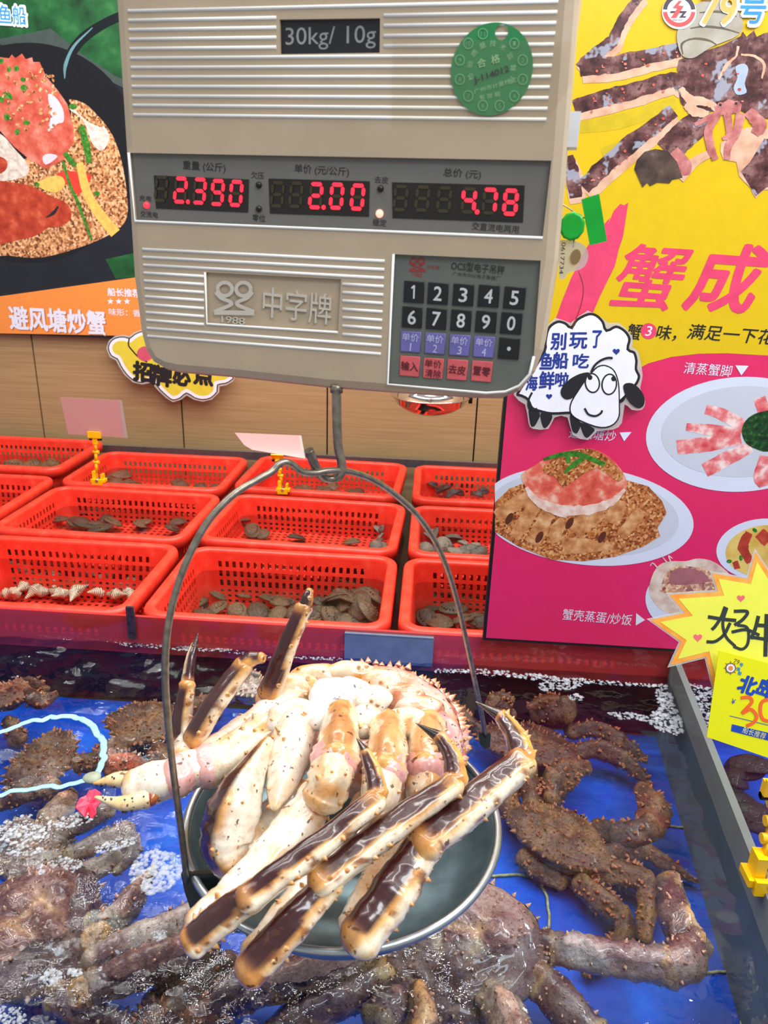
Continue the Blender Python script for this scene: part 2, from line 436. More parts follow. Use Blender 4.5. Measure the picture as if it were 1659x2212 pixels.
def water(name, x0, x1, y0, y1, z, nx, ny, label, amp=1.0):
    mb = MB(); tv = []
    for j in range(ny + 1):
        for i in range(nx + 1):
            x = x0 + (x1 - x0) * i / nx; y = y0 + (y1 - y0) * j / ny; k = turb(x, y) * amp
            h = k * (.013 * mnoise.noise((x * 13, y * 16, 0)) + .0045 * mnoise.noise((x * 44, y * 56, 3)))
            mb.v.append((x, y, z + h)); mb.c.append((1, 1, 1)); tv.append(k)
    for j in range(ny):
        for i in range(nx):
            a = j * (nx + 1) + i; mb.face((a, a + 1, a + nx + 2, a + nx + 1), True)
    o = mb.build(name, WATERM if name == 'tank_water' else STILLW)
    a_ = o.data.attributes.new('rough_water', 'FLOAT', 'POINT'); a_.data.foreach_set('value', tv)
    return tag(o, label, 'water', kind='stuff')
water('tank_water', -1.3, 1.27, .30, 1.325, WATER, 420, 190, 'rippling clear water in the blue-lined crab tank')
water('basket_water', -1.85, 1.25, 1.356, 2.64, WATER + .006, 40, 30, 'still clear water standing in the red baskets', .35)

# ------------------------------------------------------------------ red baskets
t = NT('red_plastic'); t.b.inputs['Roughness'].default_value = .38
v = t.coord(); n_ = t.noise(v, 30, 5)
t.base(t.ramp(n_, [(.3, lin((240, 50, 32))), (.62, lin((250, 68, 48))), (.8, lin((254, 104, 84)))]))
t.b.inputs['Subsurface Weight'].default_value = .0
RED = t.m
def rrect(w, d, r, n=6):
    P = []
    for cx, cy, a0 in ((w / 2 - r, d / 2 - r, 0), (-w / 2 + r, d / 2 - r, 90), (-w / 2 + r, -d / 2 + r, 180), (w / 2 - r, -d / 2 + r, 270)):
        for k in range(n + 1):
            a = math.radians(a0 + 90 * k / n); P.append((cx + r * math.cos(a), cy + r * math.sin(a)))
    return P
BW, BD = .535, .385
def basket_meshes(deep):
    # perimeter columns of the wall, tapering downwards, with slots left open
    cols = []                                   # (x, y, outward x, outward y, is_hole_to_next)
    w, d, r = BW - .05, BD - .05, .03
    def side(ax, ay, bx, by):
        L = math.hypot(bx - ax, by - ay); n = int((L - .03) / .0185); m = (L - n * .0185) / 2
        s_ = [0, m]; h = [False]
        for k in range(n):
            s_.append(m + k * .0185 + .0095); h.append(False); s_.append(m + (k + 1) * .0185); h.append(True)
        s_.append(L); h.append(False)
        return [(ax + (bx - ax) * q / L, ay + (by - ay) * q / L) for q in s_[:-1]], h
    P, H = [], []
    corners = [((w / 2, -d / 2 + r), (w / 2, d / 2 - r), (w / 2 - r, d / 2 - r), 0), ((w / 2 - r, d / 2), (-w / 2 + r, d / 2), (-w / 2 + r, d / 2 - r), 90),
               ((-w / 2, d / 2 - r), (-w / 2, -d / 2 + r), (-w / 2 + r, -d / 2 + r), 180), ((-w / 2 + r, -d / 2), (w / 2 - r, -d / 2), (w / 2 - r, -d / 2 + r), 270)]
    for a, b, c, a0 in corners:
        p, h = side(*a, *b); P += p; H += h
        for k in range(5):
            q = math.radians(a0 + 90 * k / 5); P.append((c[0] + r * math.cos(q), c[1] + r * math.sin(q))); H.append(False)
    Z = [0, -.022]; row = [False]
    for _ in range(3 if deep else 2):
        Z.append(Z[-1] - .0165); row.append(True); Z.append(Z[-1] - .009); row.append(False)
    for _ in range(4 if deep else 2):
        Z.append(Z[-1] - .0075); row.append(True); Z.append(Z[-1] - .0065); row.append(False)
    H_ = -Z[-1]
    mb = MB(); n = len(P)
    for z in Z:
        s_ = 1 + z * .32; mb.add([(x * s_, y * s_ * (1 + z * .06), z - .002) for x, y in P])
    for j in range(len(row)):
        for i in range(n):
            if row[j] and H[i]: continue
            mb.face((j * n + i, j * n + (i + 1) % n, (j + 1) * n + (i + 1) % n, (j + 1) * n + i))
    # floor lattice
    s_ = 1 + Z[-1] * .32; fw, fd = w * s_, d * s_ * (1 + Z[-1] * .06); nx, ny = 46, 32
    b = len(mb.v)
    for j in range(ny + 1):
        for i in range(nx + 1):
            mb.v.append(((i / nx - .5) * fw, (j / ny - .5) * fd, Z[-1] - .002)); mb.c.append((1, 1, 1))
    for j in range(ny):
        for i in range(nx):
            if i % 2 and j % 2: continue
            if (i in (0, nx - 1)) and (j in (0, ny - 1)): continue
            a = b + j * (nx + 1) + i; mb.face((a, a + 1, a + nx + 2, a + nx + 1))
    body = mb.mesh('basket_body', RED)
    rb = MB(); base = rrect(BW - .05, BD - .05, .03, 6); n = len(base)
    prof = [(-.001, -.012), (-.001, .002), (.002, .0055), (.008, .0065), (.017, .006), (.022, .004), (.0245, -.001), (.0255, -.024), (.0225, -.024), (.021, -.002), (.004, -.001), (.002, -.012)]
    rings = []
    for off, z in prof:
        rings.append(rb.add([(x + math.copysign(1, x) * 0 + nx_ * off, y + ny_ * off, z) for (x, y), (nx_, ny_) in zip(base, [_n for _n in rr_norm(base)])]))
    m_ = len(prof)
    for i in range(m_):
        for k in range(n):
            a, c = rings[i], rings[(i + 1) % m_]; rb.face((a + k, c + k, c + (k + 1) % n, a + (k + 1) % n), True)
    return body, rb.mesh('basket_rim', RED), H_
def rr_norm(P):
    out = []; n = len(P)
    for i in range(n):
        a = Vector(P[i - 1]); c = Vector(P[(i + 1) % n]); e = (c - a).normalized(); out.append((e.y, -e.x))
    return out
BM = {True: basket_meshes(True), False: basket_meshes(False)}
def basket(x, y, rot, dz, deep, label):
    body, rim, h = BM[deep]
    o = thing('red_basket', label, 'basket', Matrix.Translation((x, y, RIM - .006 + dz)) @ Matrix.Rotation(math.radians(rot), 4, 'Z'), 'red plastic baskets of shellfish')
    b = bpy.data.objects.new('basket_body', body); COL.objects.link(b); b.parent = o
    sd = b.modifiers.new('wall', 'SOLIDIFY'); sd.thickness = .003; sd.offset = 0
    r = bpy.data.objects.new('basket_rim', rim); COL.objects.link(r); r.parent = o
    return o
BK = [(-.878, 1.532, 0, 0, True, 'red basket of striped whelks, nearest on the left'),
      (-.322, 1.532, 0, 0, True, 'red basket heaped with dark abalone behind the left end of the steel bracket'),
      (.228, 1.532, 0, 0, True, 'red basket of abalone half hidden by the pink poster, front row'),
      (-.885, 1.936, -1, 0.002, False, 'red basket of few shells just behind the whelk basket'),
      (-.322, 1.934, -2.2, .004, False, 'red basket with pale shells leaning in its right end, middle row'),
      (.235, 1.930, 0, .0, False, 'red basket of grey oysters beside the poster, middle row'),
      (-.90, 2.352, 0, 0, False, 'red basket at the back with a yellow card clip on its left corner'),
      (-.335, 2.362, -2.5, .006, False, 'red basket at the back whose front rim holds the clip with the tilted card'),
      (.232, 2.352, 0, .004, False, 'red basket at the back right with dark clams, beside the poster'),
      (-1.455, 2.03, 0, 0.0, False, 'red basket cut by the left frame edge, behind the whelk basket'),
      (-1.47, 2.445, 0, .012, False, 'red basket of dark abalone in the far left corner')]
for b_ in BK: basket(*b_)

# ------------------------------------------------------------------ shell and flesh of crabs
def crabmat(name, rough=.22, amt=.5, spots=(70, 40, 22), bump=.35, bscale=260, spotfreq=150, mot=(120, 70, 50), coat=.35, dist=.002, mode='MIX', grain=1.1):
    t = NT(name); b = t.b; b.inputs['Roughness'].default_value = rough; b.inputs['Specular IOR Level'].default_value = .5
    b.inputs['Coat Weight'].default_value = coat; b.inputs['Coat Roughness'].default_value = .08
    at = t.n.new('ShaderNodeAttribute'); at.attribute_name = 'Col'
    v = t.coord(); n1 = t.noise(v, 75, 8, .68); n2 = t.noise(v, spotfreq, 2, .5); n3 = t.noise(v, 190, 6, .7)
    c = t.mix(at.outputs['Color'], lin(mot), t.ramp(n1, [(.5, (0, 0, 0)), (.72, (amt,) * 3)]), mode)
    c = t.mix(c, (.32, .27, .25), t.ramp(n3, [(.48, (0, 0, 0)), (.62, (min(1, amt * grain),) * 3)]), 'MULTIPLY')
    c = t.mix(c, lin(spots), t.ramp(n2, [(.655, (0, 0, 0)), (.70, (.85, .85, .85))]))
    t.base(c); t.bump(t.noise(v, bscale, 6, .65), bump, dist)
    return t.m
HERO = crabmat('wet_pale_crab_shell', .2, .55, (74, 36, 16), .14, 200, 125, (206, 132, 74), .7, .002, 'MULTIPLY', .35)
BROWN = crabmat('rough_brown_crab_shell', .45, .85, (30, 16, 12), .9, 170, 170, (134, 96, 56), .12, .003)
PURP = crabmat('wet_purple_crab_shell', .2, .6, (70, 24, 24), .8, 150, 140, (176, 140, 120), .6, .003)

def limb(mb, P, rad, pal, dark=None, thr=.1, k=10, n=16, flat=1.0, spines=0, sp=.006, seed=0, ends=True, lump=.10, ridge=.05):
    """one jointed piece of a leg: P points, rad radii; colours run round it as they do on the animal"""
    rnd = random.Random(seed); path = catmull(P, k); N = len(path)
    rr = np.interp(np.linspace(0, 1, N), np.linspace(0, 1, len(rad)), rad)
    t0 = (path[1] - path[0]).normalized(); u = (dark if dark is not None else -VIEW); u = (u - t0 * u.dot(t0)).normalized()
    rings = []; frames = []
    for i, p in enumerate(path):
        t = (path[min(i + 1, N - 1)] - path[max(i - 1, 0)]).normalized(); u = (u - t * u.dot(t)).normalized(); w = t.cross(u)
        f = i / (N - 1); ring = []; fl = 1 + .10 * math.exp(-((1 - f) / .07) ** 2) + .07 * math.exp(-(f / .06) ** 2) - .03 if N > 14 else 1
        for q in range(n):
            a = 2 * math.pi * q / n; d = (u * math.cos(a) * flat + w * math.sin(a)) * fl * (1 + ridge * math.cos(4 * a) + ridge * .6 * math.cos(3 * a + 1))
            x = p + d * rr[i]; nz = mnoise.noise(x * 70); x = p + d * rr[i] * (1 + lump * nz + lump * .5 * mnoise.noise(x * 210))
            c = pal['pale']
            big = sstep(.05, .4, mnoise.noise(x * 16 + Vector((seed, 3, 1)))) if pal.get('patch') else 0
            m = mnoise.noise(x * 45 + Vector((seed, 0, 0)))
            c = lerpc(c, pal['warm'], sstep(.0, .55, m) * pal.get('warmth', .6))
            if pal is PALE or pal.get('blotch'): c = lerpc(c, C(120, 66, 30), .8 * sstep(.22, .42, mnoise.noise(x * 95 + Vector((2, seed, 7)))))
            if dark is not None:
                s_ = math.cos(a) + .35 * m
                edge = sstep(thr - .30, thr - .02, s_)
                c = lerpc(c, pal['edge'], edge * .8)
                s2 = sstep(thr, thr + .10, s_) * (1 - .75 * pal.get('fade', 1) * (sstep(.86, 1, f) + sstep(.14, 0, f)))
                c = lerpc(c, lerpc(pal['dark'], pal['dark2'], sstep(-.3, .4, mnoise.noise(x * 25))), s2)
            if big: c = lerpc(c, pal['patch'], big * .75)
            if ends: c = lerpc(c, pal['edge'], .55 * max(sstep(.88, 1, f), sstep(.1, 0, f)) * sstep(-.4, .3, m))
            ring.append(mb.add([x], c))
        rings.append(ring); frames.append((p, t, u, w, rr[i]))
    for i in range(N - 1):
        for q in range(n): mb.face((rings[i][q], rings[i][(q + 1) % n], rings[i + 1][(q + 1) % n], rings[i + 1][q]), True)
    for ring, s_, (p, t, u, w, r) in ((rings[0], -1, frames[0]), (rings[-1], 1, frames[-1])):   # rounded ends
        prev = ring
        for g, h in ((.8, .35), (.45, .6)):
            cur = [mb.add([p + (Vector(mb.v[ring[q]]) - p) * g + t * s_ * r * h], mb.c[ring[q]]) for q in range(n)]
            for q in range(n):
                fc = (prev[q], prev[(q + 1) % n], cur[(q + 1) % n], cur[q]); mb.face(fc if s_ > 0 else fc[::-1], True)
            prev = cur
        tip = mb.add([p + t * s_ * r * .68], mb.c[prev[0]])
        for q in range(n):
            fc = (prev[q], prev[(q + 1) % n], tip); mb.face(fc if s_ > 0 else fc[::-1], True)
    for _ in range(spines):
        p, t, u, w, r = frames[rnd.randrange(1, N - 1)]; a = rnd.choice((1, -1)) * rnd.uniform(1.15, 2.3) if dark is not None and 'patch' not in pal else rnd.choice((rnd.uniform(.9, 2.2), rnd.uniform(-2.2, -.9), rnd.uniform(-1, 1), rnd.uniform(0, 6.3)))
        d = u * math.cos(a) * flat + w * math.sin(a); s_ = sp * rnd.uniform(.6, 1.3)
        mb.cone(p + d * r * .93, d + t * rnd.uniform(0, .5), s_ * .55, s_, pal['spine'], pal['tip'])

C = lambda *a: tuple(x / 255 for x in a)
PALE = dict(pale=C(244, 230, 204), warm=C(226, 186, 136), edge=C(214, 146, 62), dark=C(56, 12, 16), dark2=C(66, 34, 32), spine=C(232, 190, 130), tip=C(190, 120, 50), warmth=.55)
def J(*pts): return [onz(x, y, z) for x, y, z in pts]
def L(mb, pts, rpx, pal, **kw):
    P = J(*pts); d = sum(pxm(p, 1) for p in P) / len(P)
    limb(mb, P, [r * d for r in rpx], pal, **kw)
UL = (-IMR * .72 - IMD * .62 - VIEW * .28).normalized()      # the dark backs of the folded legs look up and left

hero = thing('king_crab', 'pale king crab lying belly up on the hanging scale pan, legs folded over its rim', 'crab', onz(740, 1640, -.56))
mb = MB(); b_ = PALE; K = dict(sp=.0044)
white = dict(b_, pale=C(236, 226, 208), warm=C(228, 192, 160), warmth=.6)
pink = dict(b_, pale=C(234, 178, 172), warm=C(220, 150, 146))
tan = dict(b_, pale=C(238, 220, 190), warm=C(214, 150, 84), warmth=.9)
# carapace underneath, spiny pinkish rim
cc = onz(815, 1580, -.535); rx = pxm(cc, 192)
E1 = Vector((rx, -.012, 0)); E2 = Vector((.0, .085, .03)); E3 = Vector((0, -.012, .040))
mb.blob(cc, (E1, E2, E3), None, 36, .05, 40, lambda p, d: lerpc(C(238, 190, 176), C(214, 140, 104), sstep(-.2, .5, mnoise.noise(p * 50))))
for k in range(46):
    a = math.radians(-28 + 200 * k / 45 + R.uniform(-3, 3)); d = E1 * math.cos(a) + E2 * math.sin(a)
    for q in (0, 1):
        p = cc + d * (.99 - .06 * q) + E3 * (.05 + .34 * q) * R.uniform(.6, 1.3); mb.cone(p, d.normalized() + Vector((0, 0, .5)), .0045, R.uniform(.006, .010), C(238, 190, 176), C(206, 130, 70))
# abdomen, sternum plates and leg bases
for x, y, z, a, b, h, col, col2 in [
    (690, 1462, -.475, 62, 30, 28, C(236, 206, 170), C(222, 150, 60)), (757, 1455, -.47, 62, 28, 30, C(238, 212, 178), C(226, 156, 70)), (822, 1478, -.475, 50, 34, 28, C(240, 214, 190), C(220, 160, 110)),
    (640, 1490, -.478, 58, 34, 30, C(236, 210, 176), C(206, 146, 76)), (596, 1512, -.49, 46, 34, 26, C(238, 216, 190), C(214, 160, 100)),
    (715, 1505, -.462, 50, 46, 20, C(228, 234, 244), C(236, 236, 238)), (760, 1500, -.46, 46, 40, 20, C(226, 232, 242), C(240, 236, 230)), (800, 1512, -.462, 50, 34, 24, C(240, 234, 220), C(234, 214, 180)),
    (640, 1552, -.466, 66, 42, 30, C(244, 238, 228), C(232, 210, 180)), (575, 1570, -.48, 50, 36, 30, C(244, 236, 224), C(228, 200, 170)), (690, 1545, -.458, 50, 34, 26, C(242, 238, 232), C(230, 214, 190)),
    (865, 1505, -.478, 54, 30, 28, C(240, 196, 178), C(200, 130, 90)), (905, 1535, -.48, 56, 34, 30, C(240, 206, 186), C(206, 140, 96)), (945, 1580, -.492, 44, 50, 26, C(238, 196, 188), C(224, 150, 150)),
    (972, 1612, -.505, 28, 52, 24, C(236, 178, 180), C(214, 140, 146)), (790, 1560, -.462, 40, 40, 20, C(240, 222, 194), C(206, 150, 90)), (880, 1560, -.465, 50, 34, 26, C(240, 222, 194), C(210, 150, 92))]:
    p = onz(x, y, z); s_ = pxm(p, 1)
    up = (-VIEW * .6 + Vector((0, 0, .6))).normalized(); r_ = IMR.normalized(); q_ = up.cross(r_).normalized()
    mb.blob(p, (r_ * a * s_, q_ * b * s_, up * h * s_), None, 30, .2, 62, lambda p, d, c=col, c2=col2: lerpc(c, c2, sstep(-.05, .45, mnoise.noise(p * 48 + Vector((9, 2, 1))))))
    for _ in range(3):
        d = (r_ * R.uniform(-1, 1) + q_ * R.uniform(-1, .6) + up * .8).normalized(); mb.cone(p + (r_ * d.dot(r_) * a + q_ * d.dot(q_) * b + up * d.dot(up) * h) * s_ * .93, d, .003, .0055, C(236, 206, 170), C(206, 140, 70))
# thin cracks of dirt on the plates come with the shell; now the legs, far ones first
L(mb, [(640, 1500, -.485), (560, 1570, -.495), (480, 1620, -.50), (415, 1655, -.505)], [40, 44, 38, 30], white, seed=3, spines=8, **K)
L(mb, [(400, 1640, -.505), (408, 1612, -.50), (420, 1588, -.49)], [34, 36, 27], white, seed=4, spines=3, **K)
L(mb, [(392, 1600, -.50), (396, 1540, -.475), (405, 1478, -.45)], [22, 21, 17], b_, dark=UL, thr=.1, seed=5, spines=5, **K)
L(mb, [(406, 1470, -.448), (413, 1420, -.428), (421, 1392, -.418)], [14, 12, 8], b_, dark=(IMR - VIEW).normalized(), thr=.3, seed=6, n=12, **K)
L(mb, [(420, 1396, -.419), (424, 1384, -.414), (428, 1368, -.408)], [8.5, 5, 1], dict(b_, pale=C(60, 36, 24), warm=C(30, 18, 14), edge=C(120, 80, 40)), seed=7, n=10, lump=.02)
L(mb, [(418, 1600, -.488), (465, 1520, -.455), (528, 1436, -.425)], [24, 26, 22], b_, dark=UL, thr=.12, seed=8, spines=9, **K)
L(mb, [(522, 1436, -.424), (545, 1424, -.418), (566, 1421, -.414)], [19, 17, 12], dict(b_, pale=C(226, 168, 96)), dark=UL, thr=.45, seed=9, n=12, spines=3, **K)
L(mb, [(583, 1500, -.475), (620, 1400, -.425), (657, 1312, -.385)], [27, 23, 19], b_, dark=(-IMR - VIEW * .5).normalized(), thr=-.05, seed=10, spines=12, **K)
L(mb, [(658, 1314, -.386), (664, 1290, -.374), (669, 1276, -.368)], [17, 14, 9], dict(b_, pale=C(214, 150, 90)), dark=(-IMR - VIEW).normalized(), thr=.1, seed=11, n=12, spines=4, **K)
# claw reaching left
L(mb, [(640, 1552, -.475), (560, 1590, -.485), (490, 1640, -.495), (448, 1660, -.50)], [36, 40, 46, 40], tan, seed=12, spines=14, **K)
L(mb, [(468, 1648, -.498), (440, 1662, -.50)], [44, 45], pink, seed=13, ends=False)
L(mb, [(445, 1660, -.50), (410, 1664, -.50), (378, 1678, -.502)], [40, 43, 40], white, seed=14, spines=4, **K)
L(mb, [(400, 1672, -.499), (376, 1682, -.50)], [42, 45], pink, seed=15, ends=False)
L(mb, [(378, 1680, -.502), (335, 1690, -.504), (285, 1700, -.506)], [40, 48, 33], white, seed=16, spines=3, **K)
yel = dict(b_, pale=C(238, 216, 170), warm=C(214, 160, 90), tip=C(40, 24, 18), spine=C(60, 40, 28))
L(mb, [(300, 1688, -.505), (255, 1684, -.506), (203, 1692, -.507)], [22, 17, 3], yel, seed=17, n=14, spines=26, sp=.0022)
L(mb, [(318, 1724, -.506), (268, 1736, -.508), (206, 1722, -.508)], [21, 17, 3], yel, seed=18, n=14, spines=26, sp=.0022)
L(mb, [(330, 1722, -.506), (306, 1722, -.505)], [20, 16], dict(b_, pale=C(150, 60, 40), warm=C(190, 110, 50)), seed=19)
# second claw, folded on the pan
L(mb, [(640, 1560, -.47), (625, 1630, -.472), (606, 1700, -.48), (593, 1745, -.485)], [46, 48, 32, 8], white, seed=20, spines=8, **K)
L(mb, [(640, 1705, -.50), (610, 1760, -.515), (590, 1810, -.525)], [40, 44, 40], white, seed=21, spines=3, **K)
L(mb, [(590, 1800, -.53), (545, 1822, -.525), (520, 1850, -.53)], [40, 44, 42], dict(tan, edge=C(226, 170, 90)), seed=22, spines=6, **K)
L(mb, [(505, 1868, -.53), (490, 1820, -.515), (508, 1745, -.492), (540, 1672, -.472), (580, 1600, -.458)], [44, 62, 66, 42, 12], white, dark=(-IMR * .9 + IMD * .3 - VIEW * .05).normalized(), thr=.36, seed=23, k=14, n=22, spines=22, flat=.9, **K)
L(mb, [(500, 1880, -.535), (520, 1868, -.53)], [30, 34], pink, seed=24)
# three walking legs folded over the front rim: hips, long pale upper legs, then the dark-backed lower legs
ARC = (-IMD * .8 - VIEW * .6).normalized()
for pts, rp, sd in (([(737, 1545, -.455), (733, 1600, -.448), (728, 1640, -.452)], [38, 45, 44], 30), ([(838, 1570, -.46), (838, 1620, -.452), (832, 1665, -.456)], [40, 45, 42], 31), ([(925, 1570, -.474), (925, 1620, -.47), (920, 1660, -.474)], [40, 42, 38], 32)):
    L(mb, pts, rp, dict(tan, dark=C(190, 128, 76), dark2=C(206, 150, 96), edge=C(226, 166, 90)), dark=ARC, thr=.72, seed=sd, spines=7, **K)
for pts, rp, sd in (([(728, 1628, -.453), (721, 1652, -.455)], [48, 48], 33), ([(836, 1648, -.457), (831, 1674, -.459)], [47, 47], 34), ([(922, 1648, -.474), (920, 1670, -.476)], [43, 43], 35)):
    L(mb, pts, rp, pink, seed=sd, ends=False)
for pts, rp, sd in (([(722, 1648, -.454), (712, 1690, -.46), (697, 1728, -.472)], [44, 48, 42], 36), ([(832, 1668, -.458), (822, 1712, -.468), (812, 1745, -.48)], [42, 44, 36], 37), ([(920, 1662, -.476), (916, 1705, -.486), (912, 1738, -.497)], [38, 42, 34], 38)):
    L(mb, pts, rp, tan, seed=sd, spines=9, **K)
lg = dict(white, warm=C(222, 178, 130), warmth=.7)
L(mb, [(692, 1715, -.482), (625, 1810, -.50), (520, 1920, -.515), (425, 2000, -.525)], [42, 50, 42, 32], lg, seed=40, k=14, n=20, spines=8, **K)
L(mb, [(800, 1735, -.492), (735, 1840, -.512), (640, 1965, -.525), (548, 2070, -.535)], [36, 44, 42, 34], lg, seed=41, k=14, n=20, spines=8, **K)
L(mb, [(905, 1725, -.505), (865, 1830, -.525), (810, 1930, -.535), (768, 2010, -.54)], [38, 46, 42, 36], lg, seed=42, k=14, n=20, spines=6, **K)
LOW = dict(thr=.34, k=18, n=26, dark=UL)
MID = dict(thr=.62, k=18, n=26, dark=(-VIEW * .62 - IMR * .62 - IMD * .3).normalized())
L(mb, [(418, 2032, -.518), (480, 1980, -.50), (556, 1922, -.482)], [36, 38, 31], b_, seed=43, spines=16, **MID, **K)
L(mb, [(538, 2098, -.53), (630, 1995, -.505), (716, 1902, -.485)], [40, 42, 33], b_, seed=44, spines=16, **MID, **K)
L(mb, [(772, 2030, -.53), (850, 1925, -.508), (918, 1822, -.49)], [46, 52, 42], b_, seed=45, spines=16, **MID, **K)
L(mb, [(532, 1945, -.482), (660, 1850, -.462), (815, 1728, -.438)], [31, 32, 26], b_, seed=46, spines=14, **LOW, **K)
L(mb, [(690, 1912, -.484), (830, 1800, -.466), (982, 1694, -.446)], [33, 34, 28], b_, seed=47, spines=16, **LOW, **K)
L(mb, [(912, 1828, -.486), (1025, 1735, -.47), (1130, 1648, -.456)], [40, 42, 35], b_, seed=48, spines=18, **LOW, **K)
org = dict(b_, pale=C(226, 172, 100), warm=C(206, 140, 60))
for a, mdl, c, d, r, sd in (((816, 1718, -.436), (806, 1668, -.428), (790, 1625, -.421), (770, 1594, -.416), (23, 20, 12), 49), ((985, 1688, -.445), (976, 1635, -.436), (948, 1592, -.428), (898, 1562, -.42), (27, 22, 14), 50), ((1128, 1640, -.456), (1112, 1590, -.448), (1083, 1548, -.442), (1028, 1516, -.436), (30, 25, 16), 51)):
    L(mb, [a, mdl, c], list(r), org, dark=(-IMR * .4 - VIEW).normalized(), thr=.35, seed=sd, spines=8, **K)
    m2 = tuple((x + y) / 2 for x, y in zip(c, d)); L(mb, [c, m2, d], [r[2] * .98, r[2] * .5, 1], dict(org, dark=C(30, 14, 14), dark2=C(40, 20, 20)), dark=-VIEW, thr=-.6, seed=sd + 10, n=12, lump=.03)
part(mb, 'crab_body', HERO, hero, True).name = 'crab_body'

# ------------------------------------------------------------------ crabs in the tank
def carapace(mb, c, front, up, w, l, h, pal, nsp, seed=0, sph=.008, groove=True, N=48, Mr=26):
    """heart-shaped back shell: front = towards the face"""
    rnd = random.Random(seed); f = (front - up * front.dot(up)).normalized(); r = f.cross(up)
    def pos(a, q):
        wd = w * (1 - .22 * sstep(.1, 1, math.sin(a))) * (1 + .04 * math.sin(5 * a + seed)); ln = l * (1.06 if math.sin(a) > 0 else .92)
        x, y = math.cos(a) * q, math.sin(a) * q
        z = math.sqrt(max(0, 1 - q ** 2.4)) * .75
        for bx, by, s_, g in ((-.48, -.15, .34, .26), (.48, -.15, .34, .26), (0, .34, .26, .34), (0, -.42, .26, .24)):
            z += g * math.exp(-((x - bx) ** 2 + (y - by) ** 2) / (s_ * s_ * .6))
        gv = sum(math.exp(-((abs(x) - .22 - .25 * max(0, -.1 - y)) ** 2) / .0035) * math.exp(-((y + .0) ** 2) / .12) for _ in (0,)) + math.exp(-((y + .12 + .3 * x * x) ** 2) / .003) * math.exp(-(x * x) / .08)
        z -= .10 * gv * groove
        p = c + r * (x * wd) + f * (y * ln) + up * (z * h)
        p += up * h * (.16 * mnoise.noise(p * 60) + .08 * mnoise.noise(p * 170))
        return p, gv
    rows = []
    for i in range(Mr + 1):
        q = (i / Mr) ** .8; row = []
        for k in range(N):
            p, gv = pos(2 * math.pi * k / N, q); m = mnoise.noise(p * 38)
            col = lerpc(pal['dark'], pal['dark2'], sstep(-.45, .45, m)); col = lerpc(col, pal.get('patch', pal['dark']), .7 * sstep(.05, .45, mnoise.noise(p * 17 + Vector((seed, 0, 5))))); col = lerpc(col, pal['edge'], min(1, gv * .55 * groove) + .5 * sstep(.9, 1, q)); row.append(mb.add([p], col))
        rows.append(row)
    under = [mb.add([c + r * math.cos(a) * w * .8 + f * math.sin(a) * l * .8 - up * h * .55], pal['pale']) for a in (2 * math.pi * k / N for k in range(N))]
    rows.append(under)
    for i in range(len(rows) - 1):
        for k in range(N): mb.face((rows[i][k], rows[i + 1][k], rows[i + 1][(k + 1) % N], rows[i][(k + 1) % N]), True)
    mb.face(under[::-1])
    for _ in range(nsp):
        a = rnd.uniform(0, 2 * math.pi); q = math.sqrt(rnd.uniform(0, .94)); p, gv = pos(a, q)
        if gv > .4: continue
        s_ = sph * rnd.uniform(.5, 1.2); mb.cone(p - up * s_ * .2, up + (r * math.cos(a) + f * math.sin(a)) * q * .8, s_ * .45, s_ * 1.1, lerpc(pal['dark2'], pal['spine'], rnd.random() * .5), pal['tip'])
    for k in range(int(26)):
        a = 2 * math.pi * k / 26 + rnd.uniform(-.05, .05); p, _ = pos(a, .99); s_ = sph * rnd.uniform(.9, 1.7); mb.cone(p, (r * math.cos(a) + f * math.sin(a)) + up * .25, s_ * .5, s_, pal['dark2'], pal['tip'])
def face_bits(mb, c, f, r, up, s, pal):
    for sx in (-1, 1):
        mb.blob(c + r * sx * .16 * s + up * .12 * s, (r * .05 * s, f * .09 * s, up * .05 * s), C(130, 70, 60), 12)
        mb.blob(c + r * sx * .16 * s + up * .13 * s + f * .08 * s, (r * .045 * s, f * .05 * s, up * .045 * s), C(16, 12, 12), 10)
        for q, (a, b) in enumerate(((.10, .28), (.26, .2), (.42, .12))):
            P = [c + r * sx * a * s, c + r * sx * (a + .05) * s + f * .2 * s - up * .02 * s, c + r * sx * (a + b * .4) * s + f * .32 * s - up * .18 * s, c + r * sx * a * .8 * s + f * (.3 + .1 * q) * s - up * .36 * s]
            mb.tube(catmull(P, 5), [.035 * s * (1 - .03 * i) for i in range(16)], 7, col=C(206, 120, 110))
    for k in range(16):
        p = c + r * R.uniform(-.3, .3) * s - up * R.uniform(.02, .25) * s + f * R.uniform(0, .12) * s; mb.blob(p, (r * .03 * s, f * .05 * s, up * .03 * s), lerpc(C(196, 110, 96), C(90, 40, 36), R.random()), 8)
GREY = dict(pale=C(206, 184, 156), warm=C(190, 150, 110), edge=C(206, 170, 110), dark=C(96, 60, 62), dark2=C(142, 116, 114), spine=C(170, 110, 90), tip=C(206, 170, 140), fade=.35, patch=C(84, 50, 56))
MUD = dict(pale=C(176, 134, 88), warm=C(150, 92, 56), edge=C(186, 130, 76), dark=C(110, 64, 42), dark2=C(156, 108, 72), spine=C(166, 92, 54), tip=C(226, 132, 80), fade=.3, patch=C(74, 40, 34))
BEIGE = dict(pale=C(216, 196, 166), warm=C(190, 150, 110), edge=C(206, 178, 130), dark=C(138, 106, 96), dark2=C(178, 156, 142), spine=C(170, 110, 90), tip=C(206, 160, 110), fade=.3)
def dz(): return (-VIEW * .35 + Vector((0, 0, .8)) - IMD * .3).normalized()
